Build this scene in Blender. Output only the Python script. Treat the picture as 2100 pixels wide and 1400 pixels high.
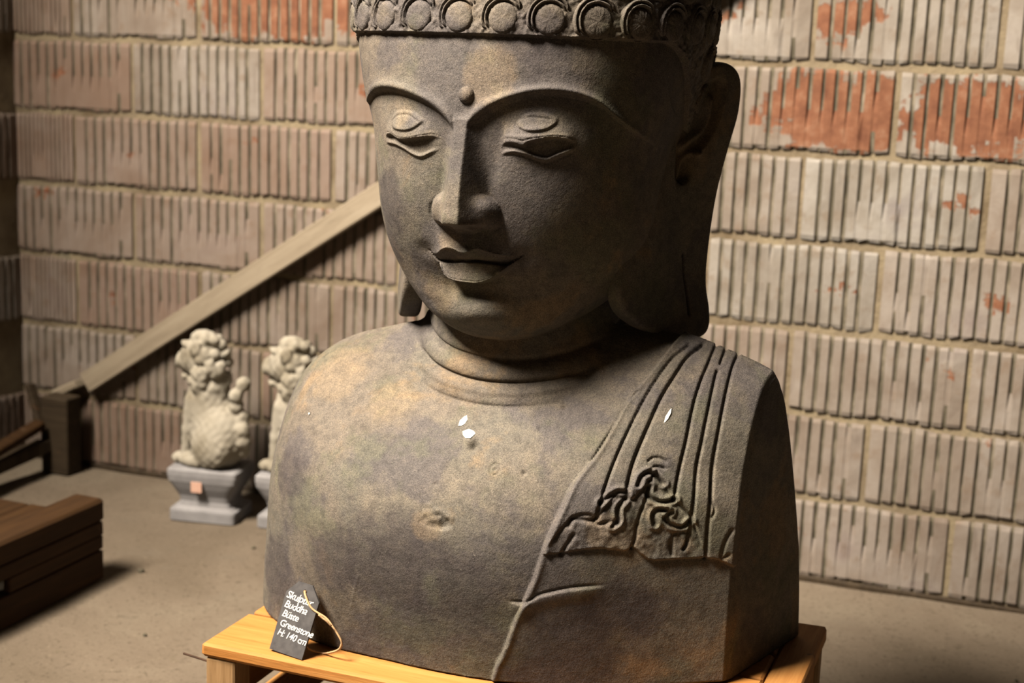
import bpy, math, random
import numpy as np
from mathutils import Vector, Matrix
random.seed(7); np.random.seed(7)
for o in list(bpy.data.objects): bpy.data.objects.remove(o)
SC = bpy.context.scene
COL = SC.collection

# ---------------- camera (world: X along the brick wall, Y towards it, Z up, floor z=0) ----------------
PITCH, ROLL, YAW, CAM_H, WALL_Y = 0.19224, 0.03829, 0.35548, 1.4714, 4.0935
def camera_axes():
    F = np.array([0, math.cos(PITCH), -math.sin(PITCH)]); R = np.array([1., 0, 0]); U = np.cross(R, F)
    c, s = math.cos(ROLL), math.sin(ROLL); R, U = R*c+U*s, U*c-R*s
    cy, sy = math.cos(YAW), math.sin(YAW)
    W = np.array([[cy, -sy, 0], [sy, cy, 0], [0, 0, 1.]])
    return W@F, W@R, W@U
CF, CR, CU = camera_axes()
cam = bpy.data.cameras.new('camera'); camo = bpy.data.objects.new('camera', cam); COL.objects.link(camo)
cam.sensor_width = 36; cam.lens = 50.0; cam.clip_start = .05
camo.matrix_world = Matrix(((CR[0], CU[0], -CF[0], 0), (CR[1], CU[1], -CF[1], 0), (CR[2], CU[2], -CF[2], CAM_H), (0, 0, 0, 1)))
cam.dof.use_dof = True; cam.dof.focus_distance = 2.36; cam.dof.aperture_fstop = 3.6
SC.camera = camo

# ---------------- light ----------------
w = bpy.data.worlds.new('world'); SC.world = w; w.use_nodes = True
w.node_tree.nodes['Background'].inputs[0].default_value = (.95, .88, .62, 1)
w.node_tree.nodes['Background'].inputs[1].default_value = .020
def area(name, loc, target, sx, sy, power, col):
    l = bpy.data.lights.new(name, 'AREA'); l.shape = 'RECTANGLE'; l.size = sx; l.size_y = sy; l.energy = power; l.color = col
    o = bpy.data.objects.new(name, l); COL.objects.link(o); o.location = loc
    o.rotation_euler = (Vector(target)-Vector(loc)).to_track_quat('-Z', 'Y').to_euler(); return o
TOP_L = 3.90      # unseen left wall top set to shade the corner; roof left out for daylight
area('daylight', (-3.75, -.5, 6.5), (-.8, 2.5, 1.0), 2.3, 2.3, 4300, (1.0, .865, .71))
SC.view_settings.view_transform = 'Standard'; SC.view_settings.look = 'None'
SC.view_settings.gamma = 1; SC.view_settings.use_curve_mapping = False
SC.view_settings.exposure = 0.0

# ---------------- helpers ----------------
def tag(o, label=None, cat=None, group=None, kind=None):
    if label: o['label'] = label
    if cat: o['category'] = cat
    if group: o['group'] = group
    if kind: o['kind'] = kind
    return o
def empty(name, loc=(0, 0, 0), rz=0, parent=None):
    o = bpy.data.objects.new(name, None); COL.objects.link(o); o.location = loc; o.rotation_euler = (0, 0, rz)
    o.empty_display_size = .1
    if parent: o.parent = parent
    return o
def mesh_np(name, V, Q, mats, smooth=True, mi=None):
    me = bpy.data.meshes.new(name); V = np.ascontiguousarray(V, np.float32); Q = np.ascontiguousarray(Q, np.int32)
    k = Q.shape[1]
    me.vertices.add(len(V)); me.vertices.foreach_set('co', V.ravel())
    me.loops.add(Q.size); me.loops.foreach_set('vertex_index', Q.ravel())
    me.polygons.add(len(Q)); me.polygons.foreach_set('loop_start', np.arange(0, Q.size, k, dtype=np.int32))
    me.polygons.foreach_set('loop_total', np.full(len(Q), k, np.int32))
    for m in (mats if isinstance(mats, (list, tuple)) else [mats]): me.materials.append(m)
    if mi is not None: me.polygons.foreach_set('material_index', np.ascontiguousarray(mi, np.int32))
    me.polygons.foreach_set('use_smooth', np.full(len(Q), smooth, bool))
    me.update(calc_edges=True); return me
def mesh_py(name, V, Fs, mats, smooth=False, mi=None):
    me = bpy.data.meshes.new(name); me.from_pydata([tuple(map(float, v)) for v in V], [], Fs)
    for m in (mats if isinstance(mats, (list, tuple)) else [mats]): me.materials.append(m)
    for i, p in enumerate(me.polygons):
        p.use_smooth = smooth
        if mi: p.material_index = mi[i]
    me.update(); return me
def link(name, me, parent=None, loc=(0, 0, 0)):
    o = bpy.data.objects.new(name, me); COL.objects.link(o); o.location = loc
    if parent: o.parent = parent
    return o
def box_vf(x0, x1, y0, y1, z0, z1, bev=.004):
    """bevelled box: 24 vertices"""
    V = []; idx = {}
    b = min(bev, (x1-x0)*.45, (y1-y0)*.45, (z1-z0)*.45)
    for ax in range(3):
        for i in (0, 1):
            for j in (0, 1):
                for k in (0, 1):
                    c = [(x0, x1)[i], (y0, y1)[j], (z0, z1)[k]]
                    for a, s in ((0, i), (1, j), (2, k)):
                        if a != ax: c[a] += b*(1 if s == 0 else -1)
                    idx[ax, i, j, k] = len(V); V.append(c)
    Fs = []
    for ax in range(3):
        for s in (0, 1):
            def g(u, v, ax=ax, s=s):
                t = [0, 0, 0]; t[ax] = s; o = [a for a in range(3) if a != ax]; t[o[0]] = u; t[o[1]] = v
                return idx[(ax,)+tuple(t)]
            Fs.append([g(0, 0), g(1, 0), g(1, 1), g(0, 1)])
    for ax in range(3):       # edges along ax
        o = [a for a in range(3) if a != ax]
        for s in (0, 1):
            for t_ in (0, 1):
                def g(face, v, ax=ax, o=o, s=s, t_=t_):
                    t = [0, 0, 0]; t[o[0]] = s; t[o[1]] = t_; t[ax] = v; return idx[(face,)+tuple(t)]
                Fs.append([g(o[0], 0), g(o[0], 1), g(o[1], 1), g(o[1], 0)])
    for i in (0, 1):
        for j in (0, 1):
            for k in (0, 1): Fs.append([idx[0, i, j, k], idx[1, i, j, k], idx[2, i, j, k]])
    return V, Fs
def fix_normals(me):
    import bmesh
    bm = bmesh.new(); bm.from_mesh(me); bmesh.ops.recalc_face_normals(bm, faces=bm.faces); bm.to_mesh(me); bm.free(); return me
def box(name, b, mat, parent=None, bev=.004, jit=0.0, mtx=None):
    V, Fs = box_vf(*b, bev=bev)
    V = [Vector(v)+Vector((random.uniform(-jit, jit), random.uniform(-jit, jit), random.uniform(-jit, jit))) for v in V]
    if mtx: V = [mtx@v for v in V]
    return link(name, fix_normals(mesh_py(name, V, Fs, mat)), parent)
def catmull(P, n=8):
    P = np.array(P, float); Q = np.vstack([2*P[0]-P[1], P, 2*P[-1]-P[-2]]); out = []
    for i in range(1, len(Q)-2):
        for t in np.arange(n)/n:
            out.append(.5*((2*Q[i])+(-Q[i-1]+Q[i+1])*t+(2*Q[i-1]-5*Q[i]+4*Q[i+1]-Q[i+2])*t*t+(-Q[i-1]+3*Q[i]-3*Q[i+1]+Q[i+2])*t**3))
    out.append(P[-1]); return np.array(out)
def tube(name, P, r, mat, parent=None, seg=8):
    P = np.array(P, float); n = len(P); T = np.gradient(P, axis=0); T /= np.linalg.norm(T, axis=1)[:, None]+1e-9
    V = []; ref = np.array([.3, .2, .9])
    for i in range(n):
        a = np.cross(T[i], ref); a /= np.linalg.norm(a); b = np.cross(T[i], a)
        rr = r[i] if hasattr(r, '__len__') else r
        for k in range(seg):
            th = 2*math.pi*k/seg+i*.55; V.append(P[i]+rr*(1+.18*math.cos(2*th))*(math.cos(th)*a+math.sin(th)*b))
    Fs = []
    for i in range(n-1):
        for k in range(seg): Fs.append([i*seg+k, i*seg+(k+1) % seg, (i+1)*seg+(k+1) % seg, (i+1)*seg+k])
    Fs.append(list(range(seg))[::-1]); Fs.append([(n-1)*seg+k for k in range(seg)])
    return link(name, mesh_py(name, V, Fs, mat, True), parent)

# ---------------- materials ----------------
ALB = .55            # darkens every colour against a stronger lamp, so bounce fills shade less
class NT:
    def __init__(s, name):
        s.m = bpy.data.materials.new(name); s.m.use_nodes = True; s.t = s.m.node_tree; s.n = s.t.nodes
        s.b = s.n['Principled BSDF']; s.b.inputs['Specular IOR Level'].default_value = .14
    def node(s, ty, **kw):
        n = s.n.new(ty)
        for k, v in kw.items(): setattr(n, k, v)
        return n
    def L(s, a, b): s.t.links.new(a, b)
    def val(s, sock, v):
        if hasattr(v, 'is_linked') or isinstance(v, bpy.types.NodeSocket): s.L(v, sock)
        else: sock.default_value = v
    def math(s, op, a, b=0.0, c=None, clamp=False):
        n = s.node('ShaderNodeMath', operation=op); n.use_clamp = clamp
        s.val(n.inputs[0], a); s.val(n.inputs[1], b)
        if c is not None: s.val(n.inputs[2], c)
        return n.outputs[0]
    def pos(s, scale=(1, 1, 1), obj=False, loc=(0, 0, 0)):
        if obj: src = s.node('ShaderNodeTexCoord').outputs['Object']
        else: src = s.node('ShaderNodeNewGeometry').outputs['Position']
        mp = s.node('ShaderNodeMapping'); mp.inputs['Scale'].default_value = scale; mp.inputs['Location'].default_value = loc
        s.L(src, mp.inputs[0]); return mp.outputs[0]
    def noise(s, vec, scale, detail=4, rough=.55, dist=0):
        n = s.node('ShaderNodeTexNoise'); s.L(vec, n.inputs['Vector']); n.inputs['Scale'].default_value = scale
        n.inputs['Detail'].default_value = detail; n.inputs['Roughness'].default_value = rough; n.inputs['Distortion'].default_value = dist
        return n.outputs[0]
    def ramp(s, fac, stops, interp='LINEAR'):
        r = s.node('ShaderNodeValToRGB'); e = r.color_ramp.elements; r.color_ramp.interpolation = interp
        while len(e) > 1: e.remove(e[-1])
        e[0].position, e[0].color = stops[0][0], tuple(stops[0][1])+(1,)
        for p, c in stops[1:]:
            x = e.new(p); x.color = tuple(c)+(1,)
        s.val(r.inputs[0], fac); return r.outputs[0]
    def step(s, fac, a, b):
        m = s.node('ShaderNodeMapRange'); m.interpolation_type = 'SMOOTHSTEP'
        s.val(m.inputs[0], fac); m.inputs[1].default_value = a; m.inputs[2].default_value = b; return m.outputs[0]
    def mix(s, fac, a, b, mode='MIX'):
        m = s.node('ShaderNodeMix', data_type='RGBA', blend_type=mode); s.val(m.inputs[0], fac)
        for i, v in ((6, a), (7, b)):
            if isinstance(v, tuple): m.inputs[i].default_value = v+(1,) if len(v) == 3 else v
            else: s.L(v, m.inputs[i])
        return m.outputs[2]
    def bump(s, h, strength=.3, dist=.002, prev=None):
        b = s.node('ShaderNodeBump'); b.inputs['Strength'].default_value = strength; b.inputs['Distance'].default_value = dist
        s.val(b.inputs['Height'], h)
        if prev is not None: s.L(prev, b.inputs['Normal'])
        return b.outputs[0]
    def out(s, col, rough=.8, nrm=None):
        col = s.mix(1.0, col, (ALB, ALB, ALB), 'MULTIPLY'); s.val(s.b.inputs['Base Color'], col); s.val(s.b.inputs['Roughness'], rough)
        if nrm is not None: s.L(nrm, s.b.inputs['Normal'])
        return s.m

def m_stone():
    t = NT('weathered_greenstone'); p = t.pos()
    n1 = t.noise(p, 3.3, 5, .55, .4); n2 = t.noise(t.pos(loc=(7, 3, 1)), 5.5, 5, .6, .3); n3 = t.noise(t.pos(loc=(1, 9, 4)), 8, 4, .6)
    c = t.ramp(n1, [(.30, (0.087, 0.074, 0.060)), (.45, (0.134, 0.115, 0.096)), (.55, (0.114, 0.105, 0.089)), (.70, (0.166, 0.142, 0.115))])
    c = t.mix(t.math('MULTIPLY', t.step(n2, .50, .60), .78), c, (.082, .074, .076))       # purplish slate patches
    c = t.mix(t.math('MULTIPLY', t.step(n3, .52, .64), .38), c, (.100, .106, .066))       # green algae
    c = t.mix(t.math('MULTIPLY', t.step(n2, .44, .34), .55), c, (.205, .145, .085))       # rusty brown
    # individual stains: dark patches and tan mineral bloom where this stone has them
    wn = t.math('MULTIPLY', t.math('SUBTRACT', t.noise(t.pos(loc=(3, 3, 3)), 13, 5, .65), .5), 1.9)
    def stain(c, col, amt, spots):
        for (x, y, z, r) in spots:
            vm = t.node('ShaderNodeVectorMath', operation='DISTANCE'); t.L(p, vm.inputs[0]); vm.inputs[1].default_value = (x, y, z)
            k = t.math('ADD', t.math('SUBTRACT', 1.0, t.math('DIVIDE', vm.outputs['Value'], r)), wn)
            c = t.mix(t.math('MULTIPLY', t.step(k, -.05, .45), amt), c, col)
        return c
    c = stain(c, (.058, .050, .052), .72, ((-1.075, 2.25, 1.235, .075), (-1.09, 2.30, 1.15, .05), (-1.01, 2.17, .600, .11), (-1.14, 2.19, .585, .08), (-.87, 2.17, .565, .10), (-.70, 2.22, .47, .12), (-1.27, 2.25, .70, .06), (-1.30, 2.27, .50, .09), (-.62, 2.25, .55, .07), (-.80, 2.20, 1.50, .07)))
    c = stain(c, (.220, .165, .105), .38, ((-.985, 2.27, 1.075, .050), (-.950, 2.19, 1.175, .035), (-.86, 2.17, 1.455, .055), (-1.22, 2.34, .90, .08), (-1.08, 2.30, .86, .06), (-.62, 2.28, .67, .05), (-.945, 2.16, .685, .030), (-.66, 2.24, .70, .035), (-.575, 2.27, .73, .03), (-1.03, 2.18, 1.39, .04)))
    sp = t.noise(p, 520, 2, .7); sp2 = t.noise(p, 170, 3, .7); sp3 = t.noise(p, 60, 4, .7)
    c = t.mix(.85, c, t.ramp(sp, [(.30, (.45, .45, .42)), (.5, (1, 1, 1)), (.70, (1.6, 1.58, 1.5))]), 'MULTIPLY')
    c = t.mix(.8, c, t.ramp(sp3, [(.35, (.72, .72, .72)), (.5, (1, 1, 1)), (.68, (1.25, 1.22, 1.15))]), 'MULTIPLY')
    c = t.mix(t.math('MULTIPLY', t.step(sp2, .68, .76), .6), c, (.42, .38, .31))
    h = t.math('ADD', t.math('MULTIPLY', sp2, .8), t.math('ADD', t.math('MULTIPLY', sp, .35), t.math('MULTIPLY', t.noise(p, 45, 5, .65), 1.3)))
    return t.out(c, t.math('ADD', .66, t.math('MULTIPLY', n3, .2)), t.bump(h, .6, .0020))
def m_wallbrick():
    t = NT('limewashed_brick'); p = t.pos()
    oi = t.node('ShaderNodeObjectInfo'); sep = t.node('ShaderNodeSeparateColor'); t.L(oi.outputs['Color'], sep.inputs[0])
    rad, cu, cv, tint = sep.outputs[0], sep.outputs[1], sep.outputs[2], oi.outputs['Alpha']
    tc = t.node('ShaderNodeTexCoord'); so = t.node('ShaderNodeSeparateXYZ'); t.L(tc.outputs['Object'], so.inputs[0])
    # flaking follows the ribs: sample the noise in steps of one rib
    xs = t.math('SNAP', t.math('ADD', so.outputs[0], .006), .0366)
    cb = t.node('ShaderNodeCombineXYZ'); t.L(xs, cb.inputs[0]); t.L(so.outputs[2], cb.inputs[2]); t.L(oi.outputs['Random'], cb.inputs[1])
    mp = t.node('ShaderNodeMapping'); mp.inputs['Scale'].default_value = (1.0, 40, .7); t.L(cb.outputs[0], mp.inputs[0])
    fl = t.noise(mp.outputs[0], 14, 3, .6)
    fine = t.noise(p, 38, 5, .65)
    dx = t.math('DIVIDE', t.math('SUBTRACT', so.outputs[0], t.math('MULTIPLY', t.math('SUBTRACT', cu, .5), .49)), .25)
    dz = t.math('DIVIDE', t.math('SUBTRACT', so.outputs[2], t.math('MULTIPLY', cv, .24)), .125)
    dd = t.math('SQRT', t.math('ADD', t.math('MULTIPLY', dx, dx), t.math('MULTIPLY', dz, dz)))
    mk = t.math('ADD', t.math('SUBTRACT', rad, dd), t.math('ADD', t.math('MULTIPLY', t.math('SUBTRACT', fl, .5), 1.7), t.math('MULTIPLY', t.math('SUBTRACT', fine, .5), .9)))
    chip = t.step(mk, -.02, .10)
    n1 = t.noise(p, 4.5, 5, .6, .3); n2 = t.noise(p, 19, 5, .65); n4 = t.noise(t.pos(scale=(1, 1, .25)), 30, 4, .6)
    c = t.ramp(n1, [(.30, (0.168, 0.144, 0.119)), (.45, (0.227, 0.205, 0.176)), (.60, (0.286, 0.269, 0.243)), (.75, (0.217, 0.194, 0.186))])
    c = t.mix(t.math('MULTIPLY', t.step(n2, .52, .72), .55), c, (0.174, 0.130, 0.090))
    c = t.mix(t.math('MULTIPLY', t.step(n4, .56, .74), .5), c, (0.132, 0.116, 0.100))
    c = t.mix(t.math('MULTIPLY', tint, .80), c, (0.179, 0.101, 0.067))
    red = t.ramp(n2, [(.3, (0.120, 0.048, 0.027)), (.55, (0.198, 0.087, 0.048)), (.75, (0.270, 0.155, 0.101))])
    c = t.mix(chip, c, red)
    return t.out(c, .85, t.bump(t.math('ADD', fine, t.math('MULTIPLY', chip, -.6)), .5, .003))
def m_simple(name, stops, scale, rough=.85, bs=40, bd=.002, aniso=(1, 1, 1), obj=False, detail=5, dist=0.0, bstr=.4):
    t = NT(name); p = t.pos(aniso, obj)
    c = t.ramp(t.noise(p, scale, detail, .6, dist), stops)
    return t.out(c, rough, t.bump(t.noise(p, bs, 5, .65), bstr, bd))
def m_mortar():
    t = NT('mortar'); p = t.pos()
    c = t.ramp(t.noise(p, 6, 5, .6), [(.3, (0.118, 0.087, 0.050)), (.5, (0.204, 0.165, 0.110)), (.62, (0.256, 0.210, 0.135)), (.75, (0.184, 0.165, 0.120))])
    return t.out(c, .9, t.bump(t.noise(p, 50, 5, .7), .7, .006))
def m_floor():
    t = NT('dusty_concrete'); p = t.pos()
    n1 = t.noise(p, 1.6, 6, .6, .4); n2 = t.noise(p, 14, 5, .65); n3 = t.noise(p, 75, 4, .7); n4 = t.noise(p, 4.5, 5, .6)
    c = t.ramp(n1, [(.30, (0.127, 0.101, 0.072)), (.5, (0.163, 0.131, 0.097)), (.70, (0.201, 0.170, 0.127))])
    c = t.mix(t.math('MULTIPLY', t.step(n4, .55, .7), .45), c, (0.151, 0.128, 0.098))
    c = t.mix(t.math('MULTIPLY', t.step(n2, .60, .75), .5), c, (0.119, 0.098, 0.063))
    c = t.mix(t.math('MULTIPLY', t.step(n3, .54, .68), .6), c, (.055, .043, .028))
    c = t.mix(t.math('MULTIPLY', t.step(t.noise(t.pos(loc=(5, 5, 0)), 110, 3, .7), .60, .72), .5), c, (.30, .25, .18))
    return t.out(c, .9, t.bump(t.math('ADD', n3, n2), .5, .004))
def m_wood(name, stops, ax=(1, 14, 14), knots=True):
    t = NT(name); p = t.pos(ax, obj=True)
    n = t.noise(p, 3.2, 6, .6, .6); f = t.noise(t.pos(tuple(a*1.0 for a in ax), obj=True), 16, 4, .6)
    c = t.ramp(n, stops)
    c = t.mix(t.math('MULTIPLY', t.step(f, .5, .8), .45), c, tuple(x*.55 for x in stops[0][1]))
    if knots: c = t.mix(t.step(t.noise(t.pos(obj=True), 17, 2, .5), .70, .76), c, (.07, .04, .02))
    return t.out(c, .72, t.bump(t.math('ADD', n, f), .35, .002))
M = {}
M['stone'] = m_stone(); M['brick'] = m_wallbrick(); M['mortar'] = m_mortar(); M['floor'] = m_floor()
M['groove'] = m_simple('dirt_in_rib_grooves', [(.35, (0.061, 0.054, 0.037)), (.50, (0.115, 0.101, 0.071)), (.68, (0.243, 0.209, 0.158))], 9)
M['crate'] = m_wood('new_pine', [(.3, (0.370, 0.154, 0.034)), (.55, (0.470, 0.209, 0.055)), (.75, (0.541, 0.284, 0.091))])
M['crate_y'] = m_wood('new_pine_lengthwise', [(.3, (0.315, 0.132, 0.032)), (.55, (0.413, 0.198, 0.058)), (.75, (0.495, 0.264, 0.089))], (14, 1, 14))
M['crate_dark'] = m_wood('aged_pine', [(.3, (.24, .14, .06)), (.55, (.34, .21, .10)), (.75, (.42, .29, .16))], (14, 14, 1))
M['oldwood'] = m_wood('brown_crate_wood', [(.3, (0.030, 0.014, 0.004)), (.55, (0.046, 0.021, 0.006)), (.75, (0.067, 0.034, 0.010))], (14, 1, 14))
M['beam'] = m_wood('pale_beam_wood', [(.3, (0.255, 0.210, 0.153)), (.55, (0.319, 0.268, 0.197)), (.75, (0.370, 0.319, 0.242))], knots=False)
M['darkwood_shade'] = m_wood('dark_wood_and_shade', [(.3, (0.028, 0.019, 0.011)), (.55, (0.047, 0.033, 0.019)), (.75, (0.066, 0.047, 0.028))], (14, 14, 1))  # trestle wood tone that also stands in for shade
M['lion'] = m_simple('pale_carved_stone', [(.3, (0.199, 0.173, 0.126)), (.5, (0.345, 0.318, 0.258)), (.7, (0.411, 0.385, 0.324))], 9, bs=60, bd=.004)
M['plinth'] = m_simple('blue_grey_stone', [(.3, (0.212, 0.209, 0.214)), (.5, (0.269, 0.266, 0.276)), (.7, (0.326, 0.324, 0.331))], 12, bs=60)
M['sticker'] = m_simple('faded_red_label', [(.4, (.60, .36, .27)), (.6, (.68, .44, .34))], 30)
M['slate'] = m_simple('slate_grey_card', [(.35, (.050, .048, .050)), (.6, (.075, .072, .073))], 60, .75, bs=400, bd=.0003)
M['chalk'] = m_simple('white_chalk_pen', [(.3, (.55, .55, .54)), (.6, (.78, .78, .76))], 250, bs=300, bd=.0003)
M['twine'] = m_simple('jute_twine', [(.3, (.42, .25, .12)), (.7, (.64, .43, .24))], 300, bs=900, bd=.0006)
M['chip'] = m_simple('white_paint', [(.3, (.62, .62, .54)), (.7, (.72, .72, .64))], 40)
M['ceiling_blocker'] = m_simple('dark_low_bounce_boards', [(.3, (.10, .075, .05)), (.7, (.16, .12, .08))], 5)  # kept dark so the unseen walls and ceiling bounce little light
M['frame'] = m_simple('grey_window_frame', [(.3, (.25, .24, .22)), (.7, (.34, .33, .30))], 20)
M['nail'] = m_simple('rusty_nail', [(.3, (.05, .03, .02)), (.7, (.09, .05, .03))], 40)
# ---------- sculpting fields (bust space: X lateral, F forward out of the chest, z up; metres) ----------
BX, BY = -0.905, 2.50           # where the bust stands
ZC = 0.40                       # top of its crate
def spl(xs, ys):
    xs = np.array(xs, float); ys = np.array(ys, float)
    m = np.gradient(ys, xs)
    t = np.linspace(xs[0], xs[-1], 600)
    i = np.clip(np.searchsorted(xs, t, side='right')-1, 0, len(xs)-2)
    h = xs[i+1]-xs[i]; u = (t-xs[i])/h
    v = (2*u**3-3*u**2+1)*ys[i]+(u**3-2*u**2+u)*h*m[i]+(3*u**2-2*u**3)*ys[i+1]+(u**3-u**2)*h*m[i+1]
    return lambda x: np.interp(x, t, v)
def ss(a, b, x):
    t = np.clip((x-a)/(b-a), 0, 1); return t*t*(3-2*t)
def smax(a, b, k):
    h = np.clip(.5+.5*(a-b)/k, 0, 1); return b+(a-b)*h+k*h*(1-h)
def smin(a, b, k): return -smax(-a, -b, k)
HZ   = [0.90, 0.965, 0.99, 1.02, 1.06, 1.10, 1.15, 1.20, 1.26, 1.32, 1.40, 1.50, 1.60, 1.70, 1.78, 1.84, 1.87]
HA   = [0.03, 0.077, 0.122, 0.164, 0.202, 0.228, 0.246, 0.256, 0.262, 0.270, 0.287, 0.309, 0.312, 0.270, 0.195, 0.100, 0.02]
HB   = [0.02, 0.130, 0.185, 0.220, 0.236, 0.247, 0.272, 0.290, 0.305, 0.316, 0.322, 0.312, 0.295, 0.250, 0.180, 0.090, 0.02]
HC   = [0.02, 0.08, 0.12, 0.16, 0.20, 0.23, 0.26, 0.28, 0.30, 0.31, 0.32, 0.32, 0.31, 0.27, 0.20, 0.10, 0.02]
def head_base(X, F, z, A=None):
    zz = z - .20*np.clip(.20-F, 0, .5)*ss(1.22, 1.0, z)
    a = spl(HZ, HA if A is None else A)(zz); b = spl(HZ, HB)(zz); c = spl(HZ, HC)(zz)
    a = np.maximum(a, .255*ss(.08, -.10, F)*ss(1.00, 1.06, z)*ss(1.6, 1.3, z))
    n = 2.25
    r = (np.abs(X/a)**n + np.abs(F/np.where(F > 0, b, c))**n)**(1/n) + 1e-6
    R = np.sqrt(X*X+F*F)+1e-6
    f = R*(1/r-1)
    return np.minimum(np.minimum(f, zz-.955), 1.87-z)
T_ZT = spl([-.60,-.50,-.45,-.40,-.35,-.27,-.16,0,.16,.30,.336,.40,.455,.486,.55],
           [.72,.83,.870,.908,.935,.962,.990,1.01,1.01,1.006,.999,.980,.961,.948,.925])
T_F1 = spl([-.6,-.50,-.43,-.34,-.25,-.1,0,.1,.2,.3,.38,.456,.55], [.10,.165,.210,.270,.313,.338,.340,.326,.288,.226,.170,.118,.06])
T_B1 = spl([-.6,-.45,-.2,0,.2,.45,.6], [.13,.17,.20,.21,.20,.17,.13])
S_C = spl([-1,-.5,-.22,0,.2,.35,.5,.62,.72,.82,.91,1.0,1.3], [.80,.880,.955,1.0,.995,.93,.785,.60,.435,.290,.17,.0,-1.2])
S_E = spl([-1,0,.17,.44,.60,.73,.83,.91,.96,1.0,1.3], [.98,1.0,.99,.90,.80,.69,.56,.41,.26,.0,-1.8])
S_B = spl([-1,0,.25,.5,.75,.9,1.0,1.3], [1.35,1.0,.83,.64,.42,.24,.0,-1.4])
def torso_front(X, z):
    t = (z-.60)/(T_ZT(X)-.60); w = ss(.12, .44, np.abs(X))
    return .022 + (T_F1(X)-.022)*(S_C(t)*(1-w)+S_E(t)*w)
def torso_base(X, F, z, extra=0):
    t = (z-.60)/(T_ZT(X)-.60)
    Ff = torso_front(X, z) + extra
    Fb = .022 - T_B1(X)*S_B(t)
    f = np.minimum((Ff-F)*.75, (F-Fb)*.75)
    # sawn-off arms: the right one a sharp flat cut, the left one rounded over
    dR = (0.4567 + .298*(.122-F) - X)*.958
    dL = .485 - .085*(z-.70) + X
    f = smin(f, dR, .010)
    f = smin(f, dL, .11)
    # neck
    zt = z - .35*(.15-F)
    rr = spl([.80,.850,.868,.880,.886,.892,.902,.914,.919,.925,.938,.948,.953,.960,.975,1.02,1.2], [.212,.210,.207,.203,.192,.195,.193,.186,.174,.178,.178,.170,.160,.163,.161,.155,.155])(zt)
    an = rr*1.14; q = np.sqrt((X/an)**2+(np.maximum(F+.02,-9)/(rr+.02))**2)+1e-6
    R = np.sqrt(X*X+(F+.02)**2)+1e-6
    fn = np.minimum(R*(1/q-1), 1.10-z)
    f = smax(f, fn, .012)
    return np.minimum(f, z-ZC-.001)
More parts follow.
